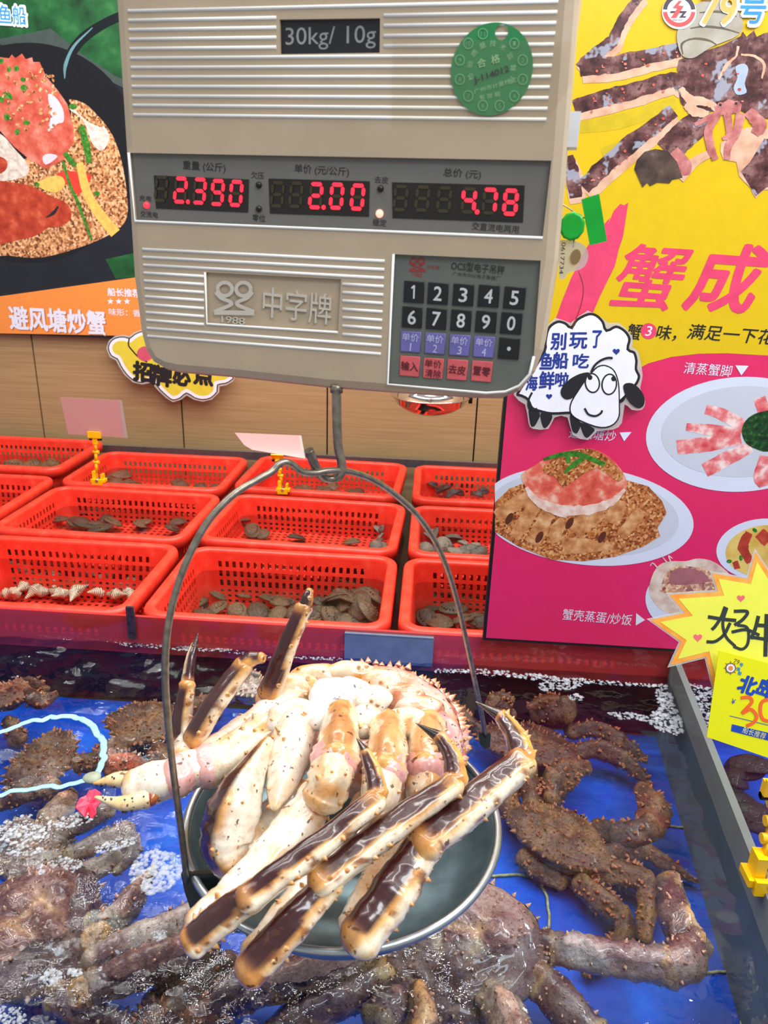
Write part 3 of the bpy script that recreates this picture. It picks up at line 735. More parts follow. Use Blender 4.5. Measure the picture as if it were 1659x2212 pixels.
def tank_crab(label, m, pal, cx, cy, z, wpx, lpx, front_px, tilt, legs, nsp=60, seed=0, h=.028, face=False, sph=.007, sink=0.0):
    z -= sink; legs = [([(x, y, q - sink) for x, y, q in p_], r_, k_) for p_, r_, k_ in legs]
    c = onz(cx, cy, z); g = onz(front_px[0], front_px[1], z) - c; g.z = 0; g.normalize()
    up = (Vector((0, 0, 1)) + g * tilt).normalized(); f = (g - up * g.dot(up)).normalized()
    o = thing('king_crab', label, 'crab', c)
    mb = MB(); s_ = pxm(c, 1)
    carapace(mb, c, f, up, wpx * s_, lpx * s_, h, pal, nsp, seed, sph)
    mb.blob(c - up * h * .45, (f.cross(up) * wpx * s_ * .8, f * lpx * s_ * .85, up * h * .9), pal['warm'], 20, .1)
    if face: face_bits(mb, c + f * lpx * s_ * 1.02 - up * .002, f, f.cross(up), up, wpx * s_ * .75, pal)
    for i, (pts, rp, kw) in enumerate(legs):
        q = dict(dark=dz(), thr=-.25, seed=seed * 10 + i, spines=10, sp=.0045, lump=.2, n=20, ridge=.07); q.update(kw)
        if m is BROWN: q.update(spines=q['spines'] * 2 + 8, sp=.0066, lump=.22)
        else: q['spines'] = q['spines'] * 2 + 6
        L(mb, pts, rp, dict(pal, **q.pop('p', {})), **q)
    part(mb, 'crab_body', m, o, True)
    return o
ORJ = dict(pale=C(236, 190, 110), edge=C(226, 150, 60), dark=C(206, 150, 96), dark2=C(214, 176, 130))
tank_crab('large purple-brown king crab facing the viewer under the front of the pan', PURP, GREY, 985, 2035, -.825, 196, 150, (972, 2230), .42, [
    ([(812, 2062, -.82), (770, 2070, -.815)], [34, 32], dict(p=ORJ)), ([(775, 2068, -.815), (690, 2090, -.81), (600, 2122, -.815), (548, 2135, -.82)], [35, 40, 40, 36], dict(k=14)),
    ([(552, 2128, -.82), (500, 2150, -.83), (470, 2190, -.85)], [40, 44, 36], {}), ([(470, 2180, -.85), (462, 2215, -.87), (470, 2260, -.9)], [32, 30, 24], {}),
    ([(830, 2108, -.835), (795, 2128, -.835)], [36, 34], dict(p=ORJ)), ([(800, 2122, -.835), (730, 2160, -.835), (640, 2200, -.84), (590, 2250, -.85)], [36, 40, 38, 34], {}),
    ([(880, 2140, -.83), (850, 2165, -.825), (820, 2210, -.825)], [34, 44, 40], dict(p=dict(dark=C(150, 120, 120), dark2=C(176, 150, 146)))), ([(905, 2140, -.815), (915, 2190, -.81), (905, 2240, -.815)], [26, 32, 34], dict(p=ORJ)),
    ([(1165, 2045, -.83), (1195, 2047, -.825)], [34, 36], {}), ([(1192, 2046, -.825), (1270, 2058, -.815), (1370, 2076, -.815), (1440, 2086, -.82)], [34, 39, 38, 40], dict(k=14, p=dict(dark=C(120, 92, 96), dark2=C(160, 150, 152)))),
    ([(1436, 2092, -.82), (1478, 2072, -.815), (1494, 2030, -.815)], [40, 44, 38], dict(p=dict(pale=C(226, 186, 120)))), ([(1490, 2040, -.815), (1465, 1990, -.81), (1445, 1905, -.815)], [38, 40, 28], dict(dark=(-IMR * .6 - VIEW * .5).normalized(), thr=-.15, p=dict(dark=C(66, 34, 40), dark2=C(96, 70, 74), edge=C(206, 160, 90)))),
    ([(1150, 2105, -.84), (1185, 2135, -.84)], [38, 38], dict(p=ORJ)), ([(1180, 2130, -.84), (1220, 2170, -.84), (1280, 2240, -.85)], [40, 44, 40], {}),
    ([(1060, 2150, -.83), (1090, 2190, -.82), (1110, 2240, -.82)], [34, 44, 46], dict(p=dict(dark=C(196, 150, 130), dark2=C(206, 176, 160))))], 110, 1, .036, True, .0065, .012)
tank_crab('spiny brown king crab on the blue tank floor, right of the pan', BROWN, MUD, 1205, 1806, -.905, 122, 84, (1300, 1705), .05, [
    ([(1290, 1790, -.91), (1345, 1806, -.90), (1400, 1790, -.895)], [24, 30, 28], dict(spines=20)), ([(1402, 1788, -.895), (1412, 1745, -.89), (1385, 1702, -.89)], [30, 34, 16], dict(spines=14, p=dict(dark=C(150, 80, 54)))),
    ([(1190, 1728, -.91), (1200, 1690, -.90)], [22, 30], {}), ([(1198, 1690, -.90), (1226, 1668, -.895), (1268, 1655, -.89)], [32, 32, 14], dict(spines=16, p=dict(dark=C(140, 78, 52)))),
    ([(1280, 1862, -.92), (1340, 1838, -.915), (1395, 1838, -.92)], [20, 24, 20], dict(spines=16)), ([(1395, 1838, -.92), (1440, 1866, -.93), (1505, 1905, -.945)], [19, 17, 5], dict(spines=10, p=dict(dark=C(120, 56, 40)))),
    ([(1270, 1890, -.925), (1340, 1884, -.92), (1400, 1905, -.92)], [22, 28, 24], dict(spines=20)), ([(1400, 1908, -.92), (1400, 1960, -.93), (1392, 2030, -.945)], [24, 20, 17], dict(spines=8, p=dict(dark=C(150, 90, 56)))),
    ([(1255, 1905, -.925), (1300, 1945, -.92), (1345, 1980, -.925)], [24, 28, 24], dict(spines=20)), ([(1345, 1982, -.925), (1350, 2020, -.93), (1310, 2060, -.935), (1260, 2105, -.945)], [24, 22, 18, 7], {}),
    ([(1120, 1772, -.92), (1098, 1742, -.92), (1104, 1690, -.91)], [18, 24, 22], {}), ([(1150, 1740, -.91), (1146, 1700, -.90), (1142, 1640, -.89)], [20, 20, 16], {}),
    ([(1130, 1850, -.93), (1165, 1880, -.935), (1215, 1905, -.94)], [20, 22, 18], {})], 130, 2, .026, False, .006)
tank_crab('brown king crab in the shaded far right corner of the tank', BROWN, dict(MUD, dark=C(86, 44, 34), dark2=C(118, 70, 50)), 1140, 1608, -.895, 112, 74, (1160, 1530), .05, [
    ([(1160, 1545, -.885), (1190, 1535, -.87), (1225, 1533, -.86)], [22, 30, 30], {}), ([(1225, 1530, -.86), (1180, 1516, -.85), (1142, 1528, -.85)], [26, 18, 6], dict(p=dict(dark=C(150, 70, 44)))),
    ([(1100, 1548, -.885), (1080, 1530, -.87), (1066, 1518, -.86)], [20, 24, 22], {}), ([(1066, 1518, -.86), (1086, 1508, -.855), (1108, 1514, -.855)], [20, 16, 6], {}),
    ([(1225, 1632, -.91), (1290, 1618, -.90), (1345, 1640, -.91)], [18, 22, 20], {}), ([(1345, 1640, -.91), (1380, 1670, -.92), (1408, 1698, -.93)], [18, 15, 5], {}),
    ([(1230, 1580, -.905), (1290, 1575, -.90), (1340, 1600, -.91)], [18, 20, 18], {}), ([(1340, 1600, -.91), (1375, 1625, -.92), (1396, 1646, -.93)], [16, 13, 5], {}),
    ([(1050, 1590, -.90), (1015, 1560, -.89), (985, 1530, -.88)], [15, 15, 12], {}), ([(985, 1530, -.88), (960, 1506, -.875), (936, 1488, -.87)], [12, 9, 3], dict(p=dict(dark=C(140, 70, 44))))], 120, 3, .024, False, .006)
tank_crab('big purple-grey king crab breaking the foamy surface in the near left corner', PURP, dict(GREY, dark=C(84, 50, 52), dark2=C(136, 106, 106)), 70, 2010, -.80, 165, 150, (230, 2100), .2, [
    ([(200, 2085, -.80), (260, 2052, -.795), (360, 2010, -.79), (450, 1965, -.79)], [36, 40, 40, 36], dict(k=14, p=dict(dark=C(150, 140, 136), dark2=C(176, 166, 160)))), ([(445, 1970, -.79), (520, 1975, -.80), (600, 2000, -.82)], [36, 34, 30], {}),
    ([(170, 2150, -.81), (215, 2120, -.805)], [38, 34], dict(p=ORJ)), ([(205, 2128, -.805), (300, 2090, -.795), (390, 2060, -.795), (450, 2032, -.80)], [36, 44, 42, 38], dict(k=14)),
    ([(195, 2000, -.80), (250, 1985, -.795), (290, 1935, -.79)], [30, 34, 30], dict(p=dict(dark=C(150, 140, 130), dark2=C(180, 170, 160)))), ([(285, 1940, -.79), (310, 1905, -.79), (332, 1872, -.79)], [26, 20, 8], dict(p=dict(dark=C(160, 150, 140)))),
    ([(190, 2030, -.80), (225, 2018, -.80)], [28, 30], dict(p=ORJ)), ([(120, 2150, -.82), (200, 2190, -.83), (300, 2230, -.85)], [34, 34, 30], {})], 120, 4, .04, False, .006, .032)
tank_crab('dark king crab half sunk below the folded legs at the bottom edge', PURP, dict(MUD, dark=C(70, 44, 40), dark2=C(104, 80, 74)), 345, 2235, -.87, 90, 70, (500, 2200), 0, [
    ([(370, 2190, -.86), (430, 2130, -.85), (500, 2085, -.85)], [34, 38, 34], {}), ([(330, 2170, -.87), (390, 2105, -.87), (440, 2070, -.87)], [28, 30, 26], {}), ([(420, 2200, -.86), (480, 2170, -.85), (540, 2160, -.86)], [30, 32, 24], dict(p=dict(dark=C(130, 70, 50))))], 60, 5)
tank_crab('beige king crab in the bubbling water along the left frame edge', PURP, BEIGE, 60, 1835, -.825, 100, 85, (190, 1760), .1, [
    ([(130, 1800, -.82), (190, 1768, -.812), (236, 1748, -.81)], [22, 26, 20], {}), ([(150, 1850, -.82), (220, 1815, -.815), (275, 1790, -.815)], [20, 24, 18], {}), ([(270, 1795, -.815), (285, 1840, -.82), (250, 1885, -.825)], [24, 20, 9], {}),
    ([(100, 1770, -.82), (140, 1735, -.81), (155, 1712, -.81)], [26, 28, 12], dict(p=dict(dark=C(170, 120, 90)))), ([(140, 1890, -.825), (200, 1880, -.82), (250, 1850, -.82)], [24, 26, 20], {})], 70, 6, .03, sink=.018)
tank_crab('brown king crab under water behind the raised dark legs on the left', BROWN, MUD, 318, 1560, -.90, 88, 74, (260, 1640), .0, [
    ([(280, 1600, -.90), (240, 1620, -.895), (210, 1640, -.895)], [22, 26, 20], {}), ([(340, 1620, -.90), (360, 1650, -.90)], [22, 24], {}), ([(390, 1540, -.90), (440, 1520, -.90), (470, 1550, -.91)], [20, 20, 10], {})], 110, 7, .024)
tank_crab('brown crab below the pale blue strap, left side of the tank', BROWN, dict(MUD, dark=C(110, 66, 50), dark2=C(156, 116, 90)), 90, 1645, -.875, 105, 62, (250, 1660), .05, [
    ([(170, 1650, -.87), (220, 1645, -.865), (262, 1655, -.86)], [20, 24, 22], {}), ([(240, 1655, -.86), (285, 1652, -.855), (330, 1668, -.855)], [24, 26, 10], dict(p=dict(dark=C(226, 90, 50), dark2=C(236, 130, 90), tip=C(240, 160, 110)))), ([(40, 1600, -.88), (20, 1560, -.88)], [20, 16], {}), ([(120, 1700, -.87), (60, 1715, -.87), (0, 1740, -.88)], [20, 20, 14], {})], 80, 8, .024)
tank_crab('orange-brown crab at the far left end of the tank', BROWN, dict(MUD, dark=C(150, 62, 36), dark2=C(170, 130, 104)), 20, 1500, -.845, 55, 42, (80, 1520), .0, [
    ([(60, 1500, -.845), (90, 1515, -.84), (120, 1500, -.84)], [16, 18, 8], {}), ([(40, 1478, -.845), (70, 1474, -.84), (100, 1490, -.84)], [13, 13, 8], {})], 40, 9, .02)
tank_crab('small grey crab head poking out behind the two raised dark legs', PURP, dict(BEIGE, dark=C(120, 100, 92), dark2=C(170, 160, 154)), 545, 1488, -.824, 44, 40, (530, 1420), .1, [
    ([(520, 1466, -.82), (535, 1456, -.815), (560, 1460, -.815)], [12, 13, 7], {}), ([(500, 1503, -.826), (470, 1520, -.826), (455, 1560, -.83)], [14, 15, 10], {}), ([(585, 1484, -.826), (600, 1500, -.83)], [14, 14], {})], 40, 10, .02, True)

# ------------------------------------------------------------------ hanging pan, its wire handle and the hook
WIRE = mat('dull_steel_wire', (150, 140, 126), .35, .85, vary=.3, vscale=150)
PANM = mat('worn_grey_steel', (120, 144, 152), .38, .6, vary=.3, vscale=25, bump=.05)
PANR = mat('pale_pan_rim', (176, 184, 188), .3, .85)
PC = onz(742, 1756, -.568); PRAD = .163
pan = thing('weighing_pan', 'round grey steel weighing pan hung by a bent wire handle, crab on it', 'pan', PC)
mb = MB()
mb.lathe([(.0, -.046), (.09, -.046), (.118, -.043), (.138, -.034), (.152, -.016), (PRAD - .006, -.002), (PRAD - .003, .0), (PRAD - .003, -.004), (.155, -.018), (.141, -.037), (.12, -.0465), (.09, -.0495), (.0, -.0495)], PC, 72)
part(mb, 'pan_dish', PANM, pan)
mb = MB(); ring = [PC + Vector((math.cos(a) * (PRAD - .001), math.sin(a) * (PRAD - .001), 0)) for a in (2 * math.pi * k / 96 for k in range(97))]
mb.tube(ring, .0042, 8, cap=False); part(mb, 'pan_rim', PANR, pan)
hl, hr = onz(404, 1900, -.568), onz(1047, 1588, -.568)
hn = (hr - hl).cross(Vector((0, 0, 1))).normalized()
hp = [(404, 1903), (392, 1800), (376, 1680), (364, 1570), (357, 1470), (360, 1380), (374, 1300), (402, 1215), (448, 1128), (505, 1068), (560, 1034), (588, 1018), (602, 1003), (618, 998), (634, 1005), (652, 1019), (680, 1022), (710, 1017), (750, 1018), (800, 1034), (850, 1066), (900, 1112), (940, 1170), (968, 1235), (990, 1310), (1006, 1380), (1022, 1455), (1038, 1530), (1049, 1590)]
mb = MB(); P = catmull([onplane(x, y, hl, hn) for x, y in hp], 6); mb.tube(P, .0031, 12); part(mb, 'wire_handle', WIRE, pan)
DK = mat('dark_steel_lug', (52, 58, 60), .35, .8)
for q, pts in ((hl, [(392, 1886), (400, 1925), (416, 1972), (484, 1946), (476, 1915), (462, 1884)]), (hr, [(1034, 1582), (1036, 1606), (1046, 1618), (1058, 1612), (1060, 1584)])):
    LF = Face(q + Vector((0, 0, -.004)), (hr - hl) if q is hr else (1, .25, 0), -VIEW); mb = MB(); P = [Vector((*LF.uv(*p), 0)) for p in pts]
    if sum(P[i - 1].x * P[i].y - P[i].x * P[i - 1].y for i in range(len(P))) < 0: P.reverse()
    mb.prism(P, -.004, .002); mb.v = [tuple(LF.M @ Vector(v_)) for v_ in mb.v]; part(mb, 'handle_lug', DK, pan)

SA = math.radians(-9.5)
SU = Vector((math.cos(SA), math.sin(SA), -.010)); SN = Vector((math.sin(SA), -math.cos(SA), 0))
SF = Face(EYE + Vector((-SN.x * .6, -SN.y * .6, 0)), SU, SN)
hk = onplane(738, 1020, hl, hn); yk = hk.y
mb = MB(); P = catmull([ony(x, y, yk) for x, y in [(727, 800), (727, 850), (728, 920), (731, 968), (738, 1000), (737, 1022), (722, 1034)]] + [ony(700, 1031, yk - .004), ony(684, 1012, yk - .012), ony(672, 985, yk - .018), ony(667, 972, yk - .02)], 6)
mb.tube(P, .0041, 14); HOOK = mb

# ------------------------------------------------------------------ the electronic hanging scale
scale = thing('hanging_scale', 'beige electronic hanging scale with red digits and keypad, filling the top of the picture', 'scale', SF.M)
BEI = mat('aged_beige_plastic', (188, 168, 142), .42, vary=.07, vscale=14, bump=.03)
RIBM = mat('lit_ridge_white', (244, 244, 240), .4, vary=.03)  # whitened beige: the light caught by the ridges is put into the colour
def q4(px, py, h=0): return SF.uv(px, py, h)
oL, oR, oB1, oB2 = 262, 1226, 0, 0
tl, tr = q4(243, 0), q4(1250, 0); bl, brr = q4(292, 700), q4(1172, 760)
b1, b2 = q4(380, 795), q4(1080, 858)
top = tl.y + .09
outl = [Vector((tl.x - .003, top, 0)), Vector((tl.x, tl.y, 0)), Vector((*q4(282, 600), 0))] + [Vector((*q4(*p), 0)) for p in ((291, 666), (297, 717), (308, 758), (325, 786), (352, 802), (384, 809), (500, 819), (707, 842), (860, 854), (1020, 864), (1080, 865), (1122, 848), (1155, 806), (1173, 758), (1184, 692))] + [Vector((*q4(1205, 560), 0)), Vector((tr.x, tr.y, 0)), Vector((tr.x + .003, top, 0))]
mb = MB(); mb.prism(outl, -.085, 0, bevel=.009)
body = mb.build('scale_housing', BEI, scale)
bpy.context.view_layer.update()
def inset(pts, dpt):
    P = [Vector((*q4(*p), 0)) for p in pts]
    if sum(P[i - 1].x * P[i].y - P[i].x * P[i - 1].y for i in range(len(P))) < 0: P.reverse()
    m_ = MB(); m_.prism(P, -dpt, .02); c = m_.build('cut', BEI, scale); md = body.modifiers.new('cut', 'BOOLEAN'); md.object = c; md.operation = 'DIFFERENCE'; md.solver = 'EXACT'; return c, P
DISP = [(278, 330), (292, 478), (1172, 514), (1191, 347)]
KEYP = [(850, 549), (837, 830), (1050, 849), (1092, 846), (1122, 833), (1144, 808), (1153, 770), (1168, 563)]
LOGO = [(443, 588), (447, 700), (730, 718), (737, 603)]
LABW = [(604, 42), (605, 117), (820, 114), (821, 39)]
cuts = [inset(p, d) for p, d in ((DISP, .0035), (KEYP, .0035), (LOGO, .003), (LABW, .003))]
dg = bpy.context.evaluated_depsgraph_get(); dg.update()
nm = bpy.data.meshes.new_from_object(body.evaluated_get(dg)); body.modifiers.clear(); body.data = nm
for c, _ in cuts: bpy.data.objects.remove(c)
nm.polygons.foreach_set('use_smooth', [False] * len(nm.polygons))
mb = MB()
def rib(a, b, h=.0016, r=.0013):
    A, B = Vector((*q4(*a), -.0003)), Vector((*q4(*b), -.0003)); mb.tube([A, B], r, 12)
for i in range(12):
    yl = 24 + (248 - 24) * i / 11; yr = 3 + (258 - 3) * i / 11; xl = 277 + 12 * i / 11; xr = 1206 - 26 * i / 11
    f = lambda x: yl + (yr - yl) * (x - xl) / (xr - xl)
    if 1 <= i <= 4: rib((xl, yl), (597, f(597))); rib((829, f(829)), (xr, yr))
    else: rib((xl, yl), (xr, yr))
for i in range(12):
    yl = 538.5 + (726 - 538.5) * i / 11; yr = 564 + (764.5 - 564) * i / 11; xl = 308 + 11 * i / 11; xr = 831 - 8 * i / 11
    f = lambda x: yl + (yr - yl) * (x - xl) / (xr - xl)
    if 3 <= i <= 9: rib((xl, yl), (441, f(441))); rib((740, f(740)), (xr, yr))
    else: rib((xl, yl), (xr, yr))
mb.build('ridged_relief', RIBM, scale)
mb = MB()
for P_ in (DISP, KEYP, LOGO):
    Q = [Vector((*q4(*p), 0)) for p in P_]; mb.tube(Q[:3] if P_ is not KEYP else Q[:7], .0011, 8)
mb.build('panel_edge_highlight', RIBM, scale)  # white tubes on left and lower edges only, standing in for caught light
GREYP = mat('grey_panel', (112, 110, 104), .35, vary=.05)
KGREY = mat('grey_green_panel', (104, 108, 100), .35, vary=.05)
WIN = mat('dark_display_window', (34, 28, 22), .15)
def plate(name, pts, z, m): return shape(SF, scale, name, pts, m, 0, z0=z)
plate('display_panel', DISP, -.0032, GREYP); plate('keypad_panel', KEYP, -.0032, KGREY); plate('capacity_label', LABW, -.0027, mat('black_label', (30, 34, 38), .3)); 
text(SF, scale, 'capacity_text', '30kg/ 10g', 711, 80, 196, 50, mat('grey_print', (150, 152, 150), .5), 1, z0=-.0027, rot=.6)
wins = [('W', [(328, 378), (333, 450), (533, 459), (535, 387)]), ('P', [(577, 385), (580, 461), (795, 468), (797, 391)]), ('T', [(845, 393), (846, 471), (1129, 481), (1133, 400)])]
LIT = glow('lit_red_segment', (255, 40, 62), 1.25); DIM = mat('unlit_segment', (62, 54, 30), .4)
SEG = {'0': 'abcdef', '1': 'bc', '2': 'abged', '3': 'abgcd', '4': 'fgbc', '5': 'afgcd', '6': 'afgedc', '7': 'abc', '8': 'abcdefg', '9': 'abcdfg', ' ': ''}
def digit(cx, cy, w, h, ch, dot, slope):
    lit = MB(); dim = MB()
    G = {'a': ((-.36, -.5), (.5, -.5)), 'b': ((.5, -.42), (.44, -.05)), 'c': ((.42, .05), (.36, .42)), 'd': ((-.5, .5), (.32, .5)), 'e': ((-.44, .05), (-.5, .42)), 'f': ((-.36, -.42), (-.42, -.05)), 'g': ((-.34, 0), (.34, 0))}
    for k, (a, b) in G.items():
        A = Vector((*q4(cx + a[0] * w, cy + a[1] * h + a[0] * w * slope, -.003), -.0022)); B = Vector((*q4(cx + b[0] * w, cy + b[1] * h + b[0] * w * slope, -.003), -.0022))
        t_ = lit if k in SEG[ch] else dim; d = (B - A); q = Vector((-d.y, d.x, 0)).normalized() * (.00145 if t_ is lit else .0012); e = d.normalized() * .0011
        z = Vector((0, 0, .0002 if t_ is lit else 0)); i_ = t_.add([A - e * .2 + z, A + q + e + z, B + q - e + z, B + e * .2 + z, B - q - e + z, A - q + e + z]); t_.face([i_ + k2 for k2 in range(5, -1, -1)])
    if dot:
        c = Vector((*q4(cx + .62 * w, cy + .5 * h, -.003), -.002)); i_ = lit.add([c + Vector((math.cos(t_), math.sin(t_), 0)) * .0018 for t_ in (2 * math.pi * k / 14 for k in range(14))]); lit.face(range(i_, i_ + 14))
    if lit.f: lit.build('lit_digit', LIT, scale)
    if dim.f: dim.build('unlit_digit', DIM, scale)
for _, pts in wins: plate('display_window', pts, -.0029, WIN)
for ch, x, y, d in zip(' 2390', (349, 391, 432, 471, 511), (408, 411, 413, 416, 418), (0, 1, 0, 0, 0)): digit(x, y, 26, 50, ch if ch != ' ' else ' ', d, .04)
for ch, x, y, d in zip('  200', (600, 640, 683, 728, 773), (420, 421, 423, 424, 426), (0, 0, 1, 0, 0)): digit(x, y, 27, 50, ch, d, .045)
for ch, x, y, d in zip('   478', (866, 913, 960, 1013, 1058, 1103), (428, 429, 431, 433, 435, 437), (0, 0, 0, 1, 0, 0)): digit(x, y, 29, 50, ch, d, .05)
PRT = mat('dark_grey_print', (44, 40, 40), .6)
for nm_, s_, x, y, w, h in [('weight_heading', '重量 (公斤)', 437, 360, 92, 22), ('low_battery_text', '欠压', 553, 378, 28, 15), ('unit_price_heading', '单价 (元/公斤)', 692, 368, 118, 22), ('tare_text', '去皮', 822, 388, 30, 15), ('total_heading', '总价 (元)', 997, 375, 82, 21), ('charge_text', '充电', 310, 428, 26, 12), ('mains_text', '交流电', 318, 463, 38, 13), ('zero_text', '零位', 556, 471, 28, 15), ('stable_text', '稳定', 818, 481, 30, 15), ('power_text', '交直流电两用', 1069, 492, 102, 17)]:
    text(SF, scale, nm_, s_, x, y, w, h, PRT, 1, z0=-.0032, rot=-2.3, bold=.01)
def led(x, y, r, m, nm_):
    mb = MB(); c = Vector((*q4(x, y), -.0030)); mb.lathe([(r, 0), (r * .9, .0012), (r * .55, .002), (r * .1, .0024)], c, 20); mb.build(nm_, m, scale)
LEDD = mat('dark_lamp', (34, 22, 22), .2); LEDR = glow('red_lamp', (255, 46, 60), 1.6); LEDW = glow('bright_red_lamp', (255, 150, 130), 2.2)
for x, y in ((556, 399), (556, 451), (820, 407)): led(x, y, .0026, LEDD, 'dark_indicator_lamp')
led(313, 443, .0027, LEDR, 'lit_indicator_lamp'); led(818, 461, .0031, LEDW, 'lit_indicator_lamp')
# keypad
KB = mat('black_key', (20, 20, 24), .35); KV = mat('violet_key', (112, 106, 176), .4); KR = mat('red_key', (220, 96, 100), .4); KW = mat('white_key_print', (206, 206, 206), .5); KL = mat('pale_violet_print', (190, 186, 226), .5); KD = mat('maroon_key_print', (96, 24, 34), .5)
keys = [('1', 893, 631), ('2', 945, 634.5), ('3', 1000, 637.6), ('4', 1055, 640), ('5', 1111, 644), ('6', 889, 686), ('7', 941.5, 689.5), ('8', 995, 693), ('9', 1049, 696), ('0', 1104, 699), ('单价\n1', 886, 739), ('单价\n2', 939, 742.7), ('单价\n3', 992, 746.5), ('单价\n4', 1045, 750), ('.', 1099, 754), ('输入', 884, 792), ('单价\n清除', 935, 796.6), ('去皮', 987, 799.6), ('置零', 1040, 803)]
for s_, x, y in keys:
    km, pm = (KV, KL) if s_[:2] == '单价' and s_[-1].isdigit() else (KR, KD) if len(s_) > 1 else (KB, KW)
    c = q4(x, y); k_ = .0082
    mb = MB(); mb.prism([(c.x - k_, c.y - k_), (c.x + k_, c.y - k_), (c.x + k_, c.y + k_), (c.x - k_, c.y + k_)], -.0032, -.0018, bevel=.0006)
    ko = mb.build('key', km, scale)
    if s_ == '.': text(SF, ko, 'key_print', '●', x, y, 8, 9, pm, 1, z0=-.0018)
    elif s_ == '1': strokes(SF, ko, 'key_print', [[(x - 5, y - 8), (x + 1, y - 14)], [(x + 1, y - 14.5), (x, y + 14.5)]], 1.7, pm, 1, -.0018)
    elif len(s_) == 1: text(SF, ko, 'key_print', s_, x, y, 17, 30, pm, 1, z0=-.0018, rot=-2, bold=.02)
    elif '\n' in s_:
        text(SF, ko, 'key_print', s_[:2], x, y - 10, 36, 17, pm, 1, z0=-.0018, rot=-3, bold=.01); text(SF, ko, 'key_print', s_[3:], x, y + 11, 34 if len(s_) > 4 else 2.5 if s_[3] == '1' else 9, 17, pm, 1, z0=-.0018, rot=-3, bold=.01)
    else: text(SF, ko, 'key_print', s_, x, y, 37, 19, pm, 1, z0=-.0018, rot=-3, bold=.02)
RP = mat('red_panel_print', (156, 48, 50), .6)
text(SF, scale, 'model_text', 'OCS型电子吊秤', 1031, 579, 116, 19, PRT, 1, z0=-.0032, rot=-2.5, bold=.01); text(SF, scale, 'maker_text', '广州市中兴电子衡器厂', 1028, 597, 104, 10, PRT, 1, z0=-.0032, rot=-2.5)
def emblem(x, y, s_, m, z0, nm_):
    for sx in (-1, 1):
        strokes(SF, scale, nm_, [[(x + sx * (.12 + .22 * math.cos(a) + .16) * s_, y + (-.38 + .2 * math.sin(a)) * s_) for a in (2 * math.pi * k / 12 for k in range(13))], [(x + sx * .55 * s_, y - .3 * s_), (x + sx * .4 * s_, y - .12 * s_), (x + sx * .12 * s_, y), (x + sx * .12 * s_, y + .1 * s_), (x + sx * .6 * s_, y + .3 * s_)]], .055 * s_, m, 1, z0)
    strokes(SF, scale, nm_, [[(x - .6 * s_, y + .32 * s_), (x + .6 * s_, y + .34 * s_)]], .07 * s_, m, 1, z0)
emblem(900, 575, 30, RP, -.0032, 'panel_emblem'); text(SF, scale, 'emblem_year', '1988', 899, 594, 22, 9, RP, 1, z0=-.0032, rot=-2.5); text(SF, scale, 'emblem_text', '中字牌', 934, 578, 28, 9, RP, 1, z0=-.0032, rot=-2.5)
EMB = mat('raised_beige_lettering', (206, 198, 184), .4, vary=.03)
emblem(505, 652, 72, EMB, -.0012, 'raised_emblem'); text(SF, scale, 'raised_year', '1988', 502, 692, 50, 15, EMB, 0, z0=-.0022, rot=-2.5, ext=.6); text(SF, scale, 'raised_lettering', '中字牌', 640, 661, 148, 66, EMB, 0, z0=-.0022, rot=-3, ext=1.0)
# round green inspection label
GRN = mat('green_label', (44, 138, 80), .35, vary=.08); GP = mat('pale_green_print', (150, 204, 150), .5); GP2 = mat('faint_green_print', (104, 180, 120), .5)
mb = MB(); c = q4(1062, 152); rad = ((q4(1150, 152) - q4(974, 152)).length) / 2; ry_ = (q4(1062, 52) - q4(1062, 252)).length / 2; hc = q4(1084, 71); n = 64
lo_ = [Vector((c.x + rad * math.cos(2 * math.pi * k / n), c.y + ry_ * math.sin(2 * math.pi * k / n), .0016)) for k in range(n)]
i0 = mb.add(lo_); hi_ = mb.add([Vector((hc.x + .0045 * math.cos(2 * math.pi * k / n), hc.y + .0048 * math.sin(2 * math.pi * k / n), .0016)) for k in range(n)])
for k in range(n): mb.face((i0 + k, i0 + (k + 1) % n, hi_ + (k + 1) % n, hi_ + k))
lab = mb.build('round_green_label', GRN, scale)
for k, a in enumerate(range(0, 360, 30)):
    if k == 0: continue
    q = math.radians(-75 + a); x, y = 1062 + 70 * math.cos(q), 152 + 80 * math.sin(q)
    strokes(SF, lab, 'month_ring', [[(x + 10 * math.cos(t_), y + 11 * math.sin(t_)) for t_ in (2 * math.pi * j / 10 for j in range(11))]], 1.3, GP2, 2, .0016); text(SF, lab, 'month_number', str(k), x, y, 6 if k < 10 else 10, 10, GP2, 2, z0=.0016)
for k, ch in enumerate('检验质量技术监督所'):
    q = math.radians(-198 + 28 * k); text(SF, lab, 'label_print', ch, 1062 + 47 * math.cos(q), 150 + 55 * math.sin(q), 13, 13, GP, 2, z0=.0016, rot=-(math.degrees(q) + 90))
text(SF, lab, 'label_print', '合  格', 1056, 133, 48, 19, GP, 2, z0=.0016, rot=14, bold=.02); text(SF, lab, 'serial_number', 'J-114012', 1062, 164, 76, 17, INK, 3, z0=.0016, rot=17, bold=.03)
text(SF, lab, 'label_print', '广州市计量检定', 1070, 186, 92, 11, GP, 2, z0=.0016, rot=15); text(SF, lab, 'label_print', '有 效 期', 1058, 208, 44, 11, GP, 2, z0=.0016, rot=10)
TAPE = glassy('yellowed_tape', (214, 190, 150), (.97, .95, .91), .1, .03)
shape(SF, scale, 'tape_strip', [(850, 85), (848, 262), (1178, 268), (1236, 180), (1236, 92)], TAPE, 0, z0=.0024)
mb = MB(); c0 = q4(1236, 230); c1 = q4(1226, 310); mb.box((c0.x + .002, (c0.y + c1.y) / 2, -.03), (.009, c0.y - c1.y, .02)); mb.build('side_latch', mat('white_plastic', (222, 226, 232), .35), scale)
